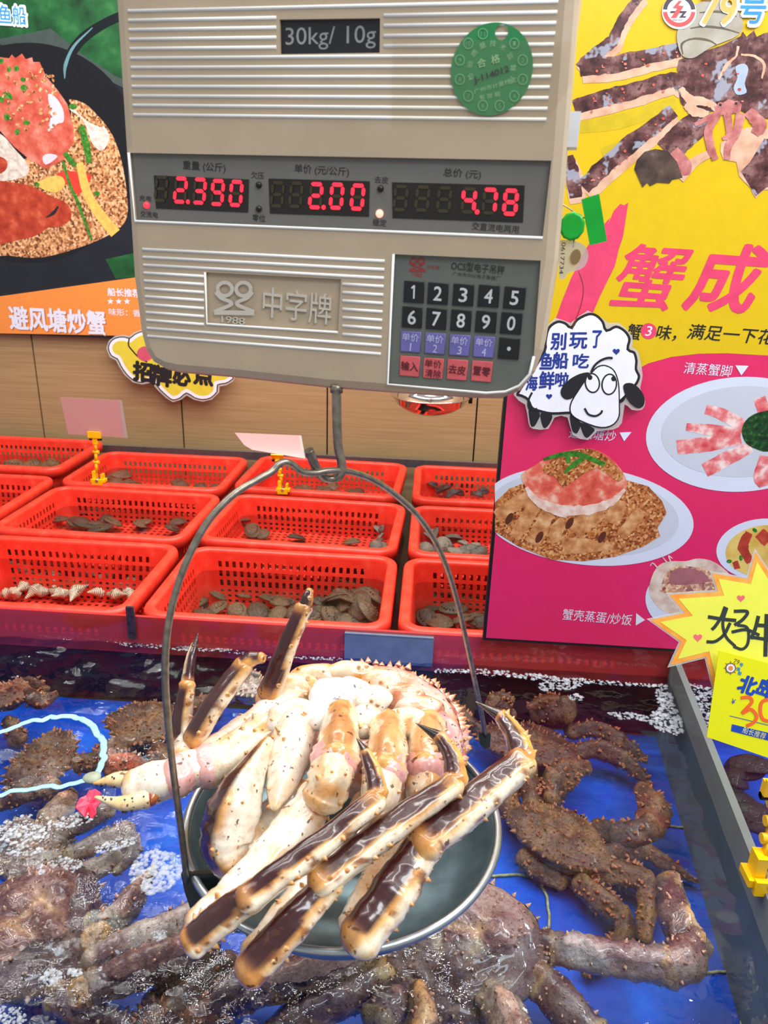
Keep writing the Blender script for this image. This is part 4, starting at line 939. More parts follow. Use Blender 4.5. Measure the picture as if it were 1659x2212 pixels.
part(HOOK, 'load_hook', WIRE, scale)
mb = MB(); P = [ony(727, 830, yk) + Vector((0, 0, .0)), ony(727, 848, yk)]; mb.tube(P, .0055, 14); part(mb, 'hook_collar', WIRE, scale)
tz = SF.o + SF.ux * ((tl.x + tr.x) / 2) + SF.uy * top - SF.n * .045
mb = MB(); mb.tube([tz - Vector((0, 0, .01)), tz + Vector((0, 0, .6))], .005, 10); part(mb, 'hanging_rod', WIRE, scale)
# plastic seals tied to the scale's side
SP = onplane(1237, 488, SF.o - SF.n * .05, SF.n); SG = Face(SP, SU, SN)
GREEN = mat('bright_green_plastic', (10, 176, 52), .3)
seal = thing('green_seal', 'bright green plastic seal block and knob wired to the right side of the scale', 'seal', SG.M)
shape(SG, seal, 'seal_block', [(1256, 431), (1294, 419), (1311, 521), (1274, 530)], GREEN, z0=-.006, thick=.009)
mb = MB(); c = SG.uv(1236, 489); k_ = pxm(SP, 27); oc = [(c.x + k_ * math.cos(t_), c.y + k_ * 1.1 * math.sin(t_)) for t_ in (2 * math.pi * j / 10 + .3 for j in range(10))]; mb.prism(oc, -.006, .005, bevel=.002); mb.build('seal_knob', GREEN, seal)
mb = MB(); mb.tube(catmull([Vector((*SG.uv(*p), -.001)) for p in ((1212, 440), (1222, 446), (1236, 455), (1248, 470), (1266, 470))], 5), .0006, 6); mb.tube([Vector((*SG.uv(1240, 515), 0)), Vector((*SG.uv(1238, 535), 0))], .0008, 6); mb.build('seal_wire', WIRE, seal)
tagp = thing('clear_tag', 'clear plastic numbered tag hanging below the green seal', 'tag', SG.M)
CLR = glassy('clear_plastic', (226, 226, 220), (.95, .95, .95), .05, .45)
shape(SG, tagp, 'tag_plate', [(1206, 522), (1236, 520), (1262, 530), (1271, 552), (1262, 576), (1240, 586), (1226, 590), (1220, 601), (1208, 600), (1207, 560)], CLR, smooth=3, z0=-.002, thick=.003)
shape(SG, tagp, 'tag_core', ell(1243, 555, 11, 17, 15, 20), mat('brown_core', (140, 116, 74), .5), z0=.001, thick=.001)
text(SG, tagp, 'tag_number', '0617734', 1215, 558, 66, 9, INK, 1, rot=-88, z0=.001)
mb = MB(); mb.tube(catmull([Vector((*SG.uv(*p), 0)) for p in ((1250, 585), (1260, 620), (1256, 655), (1244, 690), (1236, 712))], 6), .0005, 6); mb.build('tag_thread', mat('red_thread', (150, 60, 40), .6), tagp)

# ------------------------------------------------------------------ posters and signs
def pm_(name, stops, scale, kind='noise', **k): return multi(name, stops, scale, kind, rough=.35, **k)
CRUMB = pm_('printed_crumbs', [(.15, (96, 54, 30)), (.4, (176, 112, 66)), (.6, (214, 156, 104)), (.85, (236, 192, 146))], 150, 'voro')
CRUMB2 = pm_('printed_fried_garlic', [(.15, (120, 56, 24)), (.45, (180, 104, 52)), (.7, (206, 140, 82)), (.9, (226, 176, 120))], 260, 'voro')
REDSH = pm_('printed_red_shell', [(.3, (178, 60, 44)), (.5, (206, 96, 76)), (.72, (226, 148, 130))], 22)
REDCL = pm_('printed_red_claw', [(.3, (150, 44, 24)), (.55, (190, 70, 44)), (.8, (222, 120, 84))], 26)
SHEEN = pm_('printed_shine', [(.4, (226, 200, 206)), (.7, (214, 214, 230))], 60)
MEAT = pm_('printed_white_meat', [(.3, (190, 170, 156)), (.6, (232, 222, 210))], 60)
LEAF = pm_('printed_green', [(.3, (30, 84, 24)), (.6, (70, 140, 44)), (.8, (130, 180, 80))], 120)
YEL = mat('printed_yellow_food', (226, 186, 90), .35, vary=.2, vscale=60)
NAVY = mat('printed_dark_navy', (26, 28, 38), .25, vary=.2, vscale=8)
GREENBG = pm_('printed_green_fabric', [(.3, (14, 48, 26)), (.55, (28, 88, 44)), (.8, (60, 122, 66))], 12, stretch=(1, 1, 9))
ORANGE = mat('printed_orange', (238, 142, 62), .35, vary=.03)
CYAN = mat('printed_sky_blue', (40, 140, 206), .4); LAV = mat('printed_pale_lilac', (226, 228, 244), .4, vary=.02)
def face_at(px, py, y): return Face(ony(px, py, y), (1, 0, 0), (0, -1, 0))
PF = face_at(140, 400, 2.692)
pl = thing('crab_dish_poster', 'dark poster of fried crab above an orange title band, left of the scale', 'poster', PF.M)
u0, u1 = PF.uv(-260, 720).x, PF.uv(345, 720).x; v0 = PF.uv(140, 727).y; v1 = v0 + 1.35
shape(PF, pl, 'poster_board', [(u0, v0), (u1, v0), (u1, v1), (u0, v1)], BLACK, z0=-.014, thick=.013, raw=True)
v0 += .012
shape(PF, pl, 'poster_print', [(u0, v0), (u1, v0), (u1, v1), (u0, v1)], NAVY, 0, raw=True)
def S(F_, par, nm, pts, m, lay=1, sm=0): return shape(F_, par, nm, pts, m, lay, sm)
S(PF, pl, 'printed_cloth', [(-40, -120), (300, -120), (300, 120), (290, 185), (240, 160), (170, 110), (110, 62), (60, 72), (0, 92), (-40, 92)], GREENBG, 1)
S(PF, pl, 'printed_cloth', [(-40, 92), (60, 72), (110, 62), (180, 118), (250, 165), (300, 185), (300, 205), (140, 130), (0, 96)], mat('printed_grey_cloth', (60, 72, 68), .35), 2, 0)
S(PF, pl, 'printed_cloth', [(228, 560), (330, 538), (330, 596), (250, 602)], GREENBG, 1)
S(PF, pl, 'printed_pan', ell(60, 330, 240, 238, 0, 60), mat('printed_black_pan', (18, 18, 24), .2), 3)
S(PF, pl, 'printed_pan_handle', strip([(300, 20), (235, 46), (180, 82), (148, 128), (141, 182)], [10, 10, 11, 11, 9]), mat('printed_handle', (14, 20, 24), .2), 4)
S(PF, pl, 'printed_shine', strip([(200, 60), (160, 100), (142, 140), (140, 170)], [1, 3, 4, 1]), mat('printed_handle_shine', (96, 134, 142), .3), 5)
S(PF, pl, 'printed_crumbs', [(-30, 400), (60, 340), (140, 290), (160, 225), (200, 240), (236, 280), (258, 330), (272, 400), (274, 470), (240, 505), (170, 535), (90, 556), (20, 552), (-30, 540)], CRUMB, 4, 4)
S(PF, pl, 'printed_meat', [(150, 235), (175, 228), (208, 255), (236, 292), (222, 325), (200, 310), (180, 260)], MEAT, 5, 4)
S(PF, pl, 'printed_crumbs', [(150, 215), (185, 225), (215, 255), (222, 275), (190, 262), (165, 240)], CRUMB, 6, 4)
S(PF, pl, 'printed_shell', [(-30, 120), (20, 126), (26, 118), (34, 126), (48, 116), (56, 128), (70, 124), (72, 134), (86, 134), (100, 165), (125, 195), (146, 225), (158, 270), (160, 308), (146, 326), (138, 345), (100, 364), (66, 346), (30, 316), (2, 284), (-30, 260)], REDSH, 7)
S(PF, pl, 'printed_shine', [(104, 205), (120, 210), (136, 235), (138, 262), (124, 268), (104, 284), (110, 250)], SHEEN, 8, 4)
S(PF, pl, 'printed_shine', [(92, 340), (105, 332), (125, 338), (100, 356)], SHEEN, 8, 3)
S(PF, pl, 'printed_meat', [(-30, 285), (5, 292), (32, 322), (58, 352), (62, 374), (40, 386), (6, 392), (-30, 396)], MEAT, 6, 4)
S(PF, pl, 'printed_tomato', [(-30, 335), (10, 342), (16, 360), (4, 374), (-30, 380)], REDCL, 7, 3)
S(PF, pl, 'printed_claw', [(-30, 402), (40, 396), (80, 408), (110, 424), (140, 436), (154, 456), (150, 476), (128, 490), (104, 492), (84, 506), (50, 516), (-30, 522)], REDCL, 7, 4)
S(PF, pl, 'printed_claw_gap', strip([(100, 470), (116, 460), (126, 446)], [1, 4, 2]), INK, 8)
S(PF, pl, 'printed_mango', [(78, 396), (112, 381), (134, 382), (141, 400), (122, 416), (96, 410)], YEL, 8, 3)
S(PF, pl, 'printed_pepper', [(124, 374), (160, 370), (197, 378), (188, 400), (168, 420), (150, 402), (132, 388)], mat('printed_red_pepper', (216, 60, 46), .3, vary=.15), 8, 3)
S(PF, pl, 'printed_chip', strip([(172, 352), (190, 420), (220, 468), (250, 504)], [8, 10, 11, 12]), YEL, 9)
for pts, w in (([(176, 272), (186, 310), (194, 352)], 8), ([(140, 330), (152, 345), (164, 358)], 6), ([(136, 348), (152, 400), (170, 440), (184, 480), (199, 518)], 3.5)): S(PF, pl, 'printed_bean', strip(pts, [w * .8, w, w * .7]), LEAF, 10)
for x, y in ((14, 205), (4, 215), (50, 172), (52, 190), (22, 208), (16, 253), (58, 265), (20, 150), (36, 148), (3, 132), (158, 230), (210, 418), (80, 398), (38, 285)): S(PF, pl, 'printed_scallion', ell(x, y, R.uniform(5, 9), R.uniform(4, 8), R.uniform(0, 180), 12), LEAF, 9)
for _ in range(60):
    a = R.uniform(0, 1); x, y = R.choice([(R.uniform(0, 100), R.uniform(135, 230)), (R.uniform(10, 140), R.uniform(220, 310)), (R.uniform(60, 120), R.uniform(150, 260))])
    S(PF, pl, 'printed_crumb', [(x + R.uniform(2, 6) * math.cos(t_), y + R.uniform(2, 6) * math.sin(t_)) for t_ in (0, 1.3, 2.5, 3.8, 5.1)], CRUMB, 9)
S(PF, pl, 'orange_band', [(-300, 700), (-300, 683), (0, 640), (345, 592), (345, 727), (140, 722.5), (0, 720)], ORANGE, 10)
text(PF, pl, 'title_shadow', '避风塘炒蟹', 126, 694, 205, 50, mat('title_shadow', (170, 96, 50), .5), 11, rot=-1.2, bold=.03); text(PF, pl, 'title_text', '避风塘炒蟹', 124, 692, 205, 50, LAV, 12, rot=-1.2, bold=.03)
text(PF, pl, 'recommend_text', '船长推荐', 268, 632, 70, 17, LAV, 12, rot=-1, bold=.03); text(PF, pl, 'flavour_text', '味形：香', 270, 675, 68, 15, LAV, 12, rot=-1, bold=.01)
for x in (239, 257, 275): S(PF, pl, 'printed_star', [(x + r_ * math.sin(math.pi * k / 5), 651 - r_ * math.cos(math.pi * k / 5)) for k in range(10) for r_ in ((7.5 if k % 2 == 0 else 3.2),)], LAV, 12)
text(PF, pl, 'brand_outline', '鱼船', 27, 33, 64, 46, LAV, 11, rot=-2, bold=.07); text(PF, pl, 'brand_text', '鱼船', 27, 33, 58, 40, CYAN, 12, rot=-2, bold=.01)

def inset_px(pts, d, sm=0):
    P = catmull([Vector((*p, 0)) for p in pts], sm, True) if sm else [Vector((*p, 0)) for p in pts]
    a = sum(P[i - 1].x * P[i].y - P[i].x * P[i - 1].y for i in range(len(P))); s_ = 1 if a > 0 else -1; out = []; n = len(P)
    for i in range(n):
        e1 = (P[i] - P[i - 1]).normalized(); e2 = (P[(i + 1) % n] - P[i]).normalized(); nn = Vector((-(e1.y + e2.y), e1.x + e2.x, 0))
        nn = nn.normalized() if nn.length > 1e-4 else Vector((-e1.y, e1.x, 0)); k = 1 / max(.45, nn.dot(Vector((-e1.y, e1.x, 0)))); q = P[i] + nn * d * s_ * k; out.append((q.x, q.y))
    return out
CF = face_at(370, 800, 2.672)
cl = thing('cloud_sign', 'yellow cloud-shaped handwritten sign with black edge, behind the lower left of the scale', 'sign', CF.M)
CP = [(233, 752), (238, 738), (250, 729), (268, 727), (280, 730), (290, 722), (310, 714), (350, 710), (400, 726), (450, 750), (490, 785), (505, 812), (500, 822), (487, 829), (471, 832), (470, 846), (456, 860), (438, 864), (420, 860), (403, 850), (390, 860), (374, 865), (361, 857), (345, 842), (328, 823), (307, 827), (289, 823), (272, 808), (260, 790), (253, 776), (240, 769)]
shape(CF, cl, 'laminate_edge', inset_px(CP, -3.5), CLR, z0=-.002, thick=.002); S(CF, cl, 'black_outline', CP, INK, 1, 2); S(CF, cl, 'white_border', inset_px(CP, 2.2), WHITE, 2, 2); S(CF, cl, 'yellow_field', inset_px(CP, 9), mat('sign_yellow', (222, 206, 62), .4, vary=.06), 3, 2)
S(CF, cl, 'fold_line', strip([(279, 732), (278, 746), (286, 757), (300, 772), (318, 782)], [1.5, 1.5]), INK, 4); S(CF, cl, 'pink_cheek', ell(314, 764, 18, 16), mat('sign_pink', (206, 84, 110), .4), 5)
text(CF, cl, 'sign_text', '招', 309, 803, 40, 40, INK, 6, rot=-6, bold=.06); text(CF, cl, 'sign_text', '牌', 350, 812, 40, 42, INK, 6, rot=-6, bold=.06); text(CF, cl, 'sign_text', '必', 393, 812, 36, 40, INK, 6, rot=-6, bold=.06); text(CF, cl, 'sign_text', '点', 440, 811, 40, 40, INK, 6, rot=-6, bold=.06)

# the big crab poster in front of the right-hand baskets
QF = face_at(1300, 1000, 1.300)
pr = thing('king_crab_poster', 'yellow and magenta king crab poster standing at the right, in front of the baskets', 'poster', QF.M)
x0 = QF.uv(1043, 1380).x; yb = QF.uv(1043, 1383).y; x1 = x0 + .70; yt = yb + 1.36
shape(QF, pr, 'poster_board', [(x0, yb), (x1, yb), (x1, yt), (x0, yt)], BLACK, z0=-.016, thick=.015, raw=True)
MAG = mat('printed_magenta', (224, 42, 98), .28, vary=.03); YELP = mat('printed_yellow', (222, 186, 6), .28, vary=.03); PINKM = mat('printed_pink', (230, 66, 108), .35)
e_ = .006
shape(QF, pr, 'magenta_field', [(x0 + e_, yb + e_), (x1, yb + e_), (x1, yt), (x0 + e_, yt)], MAG, 0, raw=True)
cur = [QF.uv(*p) for p in ((1066, 838), (1200, 832), (1300, 828), (1350, 812), (1400, 785), (1450, 771), (1510, 764), (1570, 763), (1659, 768), (1750, 785))]
low_ = [(x0 + e_, cur[0].y)] + [tuple(p) for p in cur] + [(x1, cur[-1].y - .01)]
shape(QF, pr, 'yellow_field', Band(low_ + [(x, yt) for x, y in low_[::-1]]), YELP, 1, raw=True)
S(QF, pr, 'brush_stroke', [(1318, 470), (1312, 488), (1326, 455), (1340, 440), (1348, 444), (1357, 437), (1352, 470), (1346, 510), (1336, 540), (1328, 575), (1308, 615), (1296, 640), (1284, 668), (1270, 700), (1262, 690), (1250, 705), (1240, 692), (1224, 712), (1216, 694), (1204, 708), (1200, 690), (1214, 650), (1234, 600), (1264, 540), (1290, 500)], PINKM, 2)
SHELL = NT('printed_king_crab_shell'); SHELL.b.inputs['Roughness'].default_value = .3
v = SHELL.coord(); n1 = SHELL.noise(v, 38, 5, .6); n2 = SHELL.noise(v, 24, 3, .7)
c_ = SHELL.ramp(n1, [(.34, lin((48, 20, 24))), (.5, lin((100, 58, 56))), (.64, lin((150, 110, 106)))])
c_ = SHELL.mix(c_, lin((60, 26, 28)), SHELL.ramp(SHELL.noise(v, 110, 3), [(.58, (0, 0, 0)), (.64, (.8, .8, .8))]))
SHELL.base(SHELL.mix(c_, lin((166, 170, 186)), SHELL.ramp(n2, [(.56, (0, 0, 0)), (.60, (.8, .8, .8))]))); SHELLM = SHELL.m
CREAM = pm_('printed_cream_leg', [(.3, (206, 150, 120)), (.6, (228, 188, 160))], 40); PINKF = pm_('printed_pink_face', [(.3, (160, 80, 80)), (.6, (206, 132, 126)), (.8, (226, 176, 160))], 60)
SHAD = mat('printed_olive_shadow', (206, 178, 20), .3)
for pts, w in (([(1240, 275), (1340, 262), (1460, 222)], [14, 16, 12]), ([(1300, 330), (1380, 300), (1450, 262)], [10, 12, 8])): S(QF, pr, 'printed_shadow', strip(pts, w), SHAD, 2)
for nm_, pts, w in (('leg', [(1388, -10), (1358, 25), (1337, 60), (1320, 100)], [11, 12, 14, 16]), ('leg', [(1322, 92), (1290, 118), (1254, 152)], [16, 20, 20]), ('leg', [(1252, 152), (1330, 142), (1400, 125), (1468, 112)], [20, 24, 22, 20]),
                    ('leg', [(1240, 234), (1310, 214), (1380, 196), (1450, 176), (1472, 190)], [20, 23, 22, 20, 18]), ('leg', [(1260, 408), (1310, 358), (1380, 300), (1455, 242)], [22, 24, 24, 18]), ('leg', [(1226, 340), (1236, 380), (1244, 430)], [16, 20, 18])):
    S(QF, pr, 'printed_crab_leg', strip([(x + 5, y + 9) for x, y in pts], w, jag=.05), CREAM, 3); S(QF, pr, 'printed_crab_leg', strip([(x, y - 3) for x, y in pts], [q * .78 for q in w], jag=.12), SHELLM, 4)
S(QF, pr, 'printed_crab_claw', strip([(1525, 250), (1480, 290), (1440, 330)], [26, 30, 28], jag=.06), SHELLM, 4)
S(QF, pr, 'printed_crab_claw', [(1370, 365), (1376, 345), (1392, 328), (1415, 322), (1442, 326), (1462, 350), (1474, 384), (1452, 388), (1446, 396), (1420, 394), (1404, 402), (1398, 394), (1388, 405), (1380, 388)], pm_('printed_dark_claw', [(.3, (44, 32, 30)), (.6, (92, 72, 62)), (.8, (140, 120, 110))], 40), 6)
S(QF, pr, 'printed_crab_claw', strip([(1466, 384), (1500, 350), (1532, 332)], [14, 10, 8]), CREAM, 5); S(QF, pr, 'printed_crab_claw', strip([(1450, 330), (1475, 360), (1478, 380)], [18, 20, 10]), PINKF, 5)
S(QF, pr, 'printed_crab_claw', [(1556, 310), (1575, 300), (1600, 280), (1640, 275), (1700, 300), (1700, 400), (1650, 410), (1632, 428), (1620, 405), (1596, 380), (1590, 350), (1562, 345)], CREAM, 4, 2); S(QF, pr, 'printed_crab_claw', [(1600, 370), (1620, 350), (1650, 300), (1700, 300), (1700, 395), (1655, 405), (1632, 424)], SHELLM, 5, 0)
S(QF, pr, 'printed_crab_body', [(1466, 130), (1500, 118), (1560, 98), (1600, 78), (1604, 68), (1612, 80), (1628, 66), (1634, 80), (1650, 72), (1720, 60), (1740, 230), (1690, 262), (1620, 250), (1580, 228), (1545, 238), (1520, 248), (1490, 244), (1470, 222), (1464, 190), (1468, 170), (1462, 150)], SHELLM, 5)
for pts, w in (([(1552, 172), (1570, 140), (1590, 122)], [2, 4, 2]), ([(1590, 122), (1594, 100)], [2, 3]), ([(1600, 118), (1630, 122), (1650, 140), (1645, 170)], [2, 3, 3, 2]), ([(1470, 190), (1490, 215), (1530, 222), (1552, 240)], [6, 10, 8, 6]), ([(1480, 226), (1500, 240), (1530, 246)], [8, 12, 6])): S(QF, pr, 'printed_groove', strip(pts, w, jag=.2), CREAM, 6)
S(QF, pr, 'printed_shine', [(1588, 145), (1606, 138), (1616, 150), (1608, 180), (1612, 200), (1592, 205), (1584, 190), (1592, 168)], mat('printed_grey_shine', (172, 186, 206), .3), 7, 3)
for pts, w in (([(1545, 240), (1575, 232), (1600, 235)], [10, 16, 10]), ([(1550, 250), (1530, 280), (1535, 320), (1545, 345)], [8, 9, 9, 7]), ([(1570, 245), (1575, 290), (1560, 300)], [9, 7, 4]), ([(1600, 245), (1590, 285), (1572, 318), (1570, 345)], [10, 9, 8, 6]), ([(1500, 270), (1530, 255), (1560, 240)], [4, 6, 8]), ([(1615, 240), (1640, 270), (1630, 290)], [12, 16, 10])): S(QF, pr, 'printed_crab_face', strip(pts, w, jag=.1), PINKF, 7)
for x, y in ((1556, 227), (1590, 224)): S(QF, pr, 'printed_eye', ell(x, y, 7, 6), PINKF, 8); S(QF, pr, 'printed_eye', ell(x - 1, y, 3, 3), INK, 9)
for _ in range(46):
    q = R.choice([((1258, 150), (1465, 115), 22), ((1245, 234), (1450, 180), 20), ((1262, 405), (1454, 242), 20), ((1480, 150), (1640, 220), 50)]); t_ = R.random(); x, y = q[0][0] + (q[1][0] - q[0][0]) * t_, q[0][1] + (q[1][1] - q[0][1]) * t_ + R.uniform(-1, 1) * q[2] * .8
    S(QF, pr, 'printed_bump', ell(x, y, R.uniform(1.5, 4), R.uniform(1.5, 3.5), 0, 10), REDSH, 8)
GLOVE = pm_('printed_glove', [(.3, (150, 140, 120)), (.6, (186, 182, 168)), (.8, (206, 206, 196))], 14)
S(QF, pr, 'printed_glove', [(1462, 70), (1478, 40), (1500, 10), (1560, 0), (1596, 30), (1604, 58), (1592, 78), (1560, 92), (1540, 100), (1520, 112), (1496, 126), (1474, 122), (1464, 100)], GLOVE, 9, 3)
for pts in ([(1490, 62), (1520, 58), (1560, 62), (1596, 72)], [(1478, 90), (1500, 84), (1530, 88), (1548, 98)], [(1510, 28), (1550, 26), (1590, 36)], [(1474, 118), (1472, 96), (1490, 84)]): S(QF, pr, 'printed_glove_crease', strip(pts, [1, 2.6, 1]), mat('printed_crease', (96, 84, 62), .4), 10)
S(QF, pr, 'round_emblem', ell(1466, 27, 37, 37, 0, 48), WHITE, 11)
REDE = mat('emblem_red', (216, 80, 78), .4); DKE = mat('emblem_dark', (66, 52, 66), .4)
for a0, a1, m in ((5, 175, REDE), (185, 355, DKE)):
    A = [math.radians(a0 + (a1 - a0) * k / 20) for k in range(21)]; S(QF, pr, 'emblem_ring', [(1466 + 35 * math.cos(a), 24 + 35 * math.sin(a)) for a in A] + [(1466 + 26 * math.cos(a), 24 + 26 * math.sin(a)) for a in A[::-1]], m, 12)
S(QF, pr, 'emblem_mark', [(1465, 3), (1472, 3), (1464, 13), (1476, 14), (1460, 39), (1448, 40), (1462, 19), (1452, 18)], REDE, 13); S(QF, pr, 'emblem_mark', [(1448, 25), (1458, 25), (1455, 29), (1446, 29)], DKE, 13); S(QF, pr, 'emblem_mark', [(1468, 25), (1483, 25), (1480, 29), (1474, 36), (1481, 36), (1480, 39), (1466, 39), (1474, 29), (1466, 29)], DKE, 13)
text(QF, pr, 'emblem_years', '2020-2022', 1462, 44, 22, 4, DKE, 13)
text(QF, pr, 'brand_outline', '79', 1552, 22, 78, 68, WHITE, 14, bold=.06); text(QF, pr, 'brand_number', '79', 1552, 22, 70, 60, mat('printed_amber', (232, 176, 84), .4), 15, bold=.03); text(QF, pr, 'brand_outline', '号', 1625, 20, 62, 70, WHITE, 14, bold=.08); text(QF, pr, 'brand_text', '号', 1625, 20, 54, 62, CYAN, 15, bold=.02)
text(QF, pr, 'title_text', '蟹', 1406, 600, 158, 136, PINKM, 3, rot=-2, bold=.016, shear=.22); text(QF, pr, 'title_text', '成', 1570, 602, 166, 142, PINKM, 3, rot=-2, bold=.03, shear=.22)
text(QF, pr, 'subtitle_text', '蟹', 1371, 717, 32, 34, INK, 3, bold=.01, rot=-2, shear=.1); S(QF, pr, 'number_dot', ell(1401, 715, 17, 17), PINKM, 3); text(QF, pr, 'number_text', '3', 1401, 715, 14, 21, WHITE, 4, shear=.1)
text(QF, pr, 'subtitle_text', '味，', 1440, 719, 44, 32, INK, 3, bold=.01, rot=-2, shear=.1); text(QF, pr, 'subtitle_text', '满足一下花', 1580, 722, 190, 32, INK, 3, bold=.01, rot=-2, shear=.1)
text(QF, pr, 'dish_name', '清蒸蟹脚', 1529, 798, 104, 25, LAV, 3, rot=-2); text(QF, pr, 'dish_name', '避风塘炒', 1280, 938, 102, 23, LAV, 3, rot=-2); text(QF, pr, 'dish_name', '蟹壳蒸蛋/炒饭', 1290, 1333, 151, 24, LAV, 3, rot=-2)
for pts in ([(1588, 789), (1617, 790), (1601, 811)], [(1338, 934), (1364, 933), (1348, 953)], [(1374, 1324), (1393, 1339), (1373, 1351)]): S(QF, pr, 'pointer_mark', pts, LAV, 3)
DISH = mat('printed_white_plate', (214, 220, 234), .3, vary=.03, vscale=6); DISH2 = mat('printed_plate_well', (200, 204, 214), .3, vary=.04, vscale=8)
S(QF, pr, 'printed_plate', [(max(p[0], 1069), p[1]) for p in ell(1268, 1114, 231, 106, 6, 80)], DISH, 2); S(QF, pr, 'printed_plate', [(max(p[0], 1069), p[1]) for p in ell(1262, 1110, 205, 90, 6, 80)], DISH2, 3)
S(QF, pr, 'printed_crumbs', [(1069, 1085), (1100, 1055), (1140, 1040), (1200, 1030), (1350, 1036), (1400, 1050), (1430, 1082), (1440, 1108), (1420, 1140), (1426, 1158), (1390, 1180), (1330, 1202), (1260, 1212), (1190, 1208), (1120, 1180), (1069, 1148)], CRUMB2, 4)
FR = pm_('printed_fried_piece', [(.25, (150, 84, 44)), (.5, (204, 140, 86)), (.75, (232, 190, 140))], 55)
for pts, w in (([(1072, 1115), (1110, 1090), (1150, 1070)], [12, 16, 12]), ([(1110, 1160), (1130, 1130), (1155, 1090)], [12, 16, 14]), ([(1150, 1175), (1168, 1140), (1185, 1105)], [14, 18, 14]), ([(1205, 1170), (1200, 1150), (1216, 1125)], [12, 15, 12]), ([(1215, 1180), (1260, 1178), (1325, 1182)], [16, 18, 5]), ([(1240, 1150), (1270, 1120), (1300, 1100)], [18, 22, 20]), ([(1320, 1130), (1330, 1105), (1340, 1080)], [16, 18, 14]), ([(1340, 1158), (1365, 1130), (1385, 1100)], [10, 14, 12])): S(QF, pr, 'printed_crab_piece', strip(pts, w, jag=.1), FR, 5)
for a in ((1100, 1120), (1165, 1160), (1300, 1160), (1230, 1130)): S(QF, pr, 'printed_dark_gap', ell(*a, 7, 14, 30, 14), mat('printed_dark_gap', (90, 44, 22), .4), 5)
S(QF, pr, 'printed_shell', [(1126, 1026), (1150, 1008), (1180, 990), (1230, 972), (1282, 970), (1320, 990), (1345, 1020), (1354, 1045), (1346, 1070), (1318, 1090), (1290, 1104), (1240, 1112), (1190, 1106), (1156, 1086), (1140, 1060)], pm_('printed_orange_shell', [(.3, (196, 60, 44)), (.5, (224, 104, 84)), (.68, (236, 190, 160)), (.85, (236, 214, 196))], 34), 6, 3)
S(QF, pr, 'printed_shell_edge', strip([(1136, 1052), (1160, 1082), (1210, 1102), (1270, 1100), (1320, 1084), (1350, 1056)], [4, 9, 12, 11, 8, 3], jag=.2), pm_('printed_shell_edge', [(.3, (214, 160, 140)), (.6, (236, 214, 200))], 60), 7)
S(QF, pr, 'printed_crumbs', [(1176, 1004), (1210, 984), (1262, 968), (1300, 980), (1345, 1020), (1335, 1040), (1290, 1010), (1250, 1030), (1216, 1052), (1200, 1030), (1176, 1022)], CRUMB2, 8, 2)
for pts in ([(1174, 992), (1210, 982), (1250, 981), (1306, 1003)], [(1218, 1021), (1240, 1002), (1260, 990)], [(1228, 1000), (1226, 986)]): S(QF, pr, 'printed_bean', strip(pts, [3, 6, 5]), LEAF, 9)
S(QF, pr, 'printed_plate', ell(1600, 938, 205, 124, -3, 64), DISH, 2); S(QF, pr, 'printed_plate', ell(1604, 932, 176, 98, -3, 64), DISH2, 3)
STK = pm_('printed_crab_stick', [(.3, (206, 60, 66)), (.5, (230, 130, 130)), (.65, (244, 222, 214))], 40, stretch=(1, 1, 2.5))
for pts, w in (([(1524, 884), (1560, 895), (1612, 924)], [10, 13, 14]), ([(1482, 922), (1530, 928), (1600, 936)], [8, 12, 12]), ([(1462, 966), (1520, 960), (1600, 946)], [15, 17, 13]), ([(1522, 1016), (1570, 990), (1622, 965)], [15, 16, 12]), ([(1640, 858), (1650, 890)], [13, 14]), ([(1655, 985), (1645, 1030), (1650, 1050)], [14, 18, 10])): S(QF, pr, 'printed_crab_stick', strip(pts, w, jag=.06), STK, 4)
BRO = pm_('printed_broccoli', [(.3, (10, 34, 14)), (.55, (26, 70, 30)), (.75, (70, 120, 50))], 130, 'noise')
S(QF, pr, 'printed_broccoli', [(1602, 935), (1606, 915), (1622, 898), (1650, 888), (1700, 886), (1720, 960), (1660, 975), (1634, 970), (1612, 958)], BRO, 5, 3)
S(QF, pr, 'printed_bowl', ell(1650, 1186, 103, 66, -4, 48), DISH, 2); S(QF, pr, 'printed_custard', ell(1655, 1190, 88, 56, -4, 48), pm_('printed_custard', [(.3, (206, 160, 60)), (.6, (230, 200, 110))], 20), 3)
for x, y in ((1597, 1185), (1600, 1205), (1630, 1145), (1575, 1212), (1610, 1170)): S(QF, pr, 'printed_scallion', ell(x, y, 6, 4, R.uniform(0, 90), 12), LEAF, 4)
for pts, w in (([(1618, 1150), (1605, 1180), (1620, 1215)], [8, 12, 8]), ([(1640, 1150), (1660, 1170)], [12, 14]), ([(1584, 1222), (1596, 1218)], [8, 9])): S(QF, pr, 'printed_crab_piece', strip(pts, w, jag=.1), REDCL, 4)
S(QF, pr, 'printed_plate', ell(1475, 1300, 82, 66, 15, 48), DISH, 2)
S(QF, pr, 'printed_crab_shell', [(1402, 1280), (1408, 1245), (1424, 1220), (1450, 1212), (1480, 1212), (1510, 1206), (1545, 1215), (1580, 1245), (1590, 1275), (1550, 1300), (1500, 1290), (1480, 1322), (1450, 1326), (1420, 1310)], pm_('printed_boiled_shell', [(.3, (196, 160, 140)), (.55, (226, 206, 186)), (.75, (236, 226, 214))], 40), 3, 3)
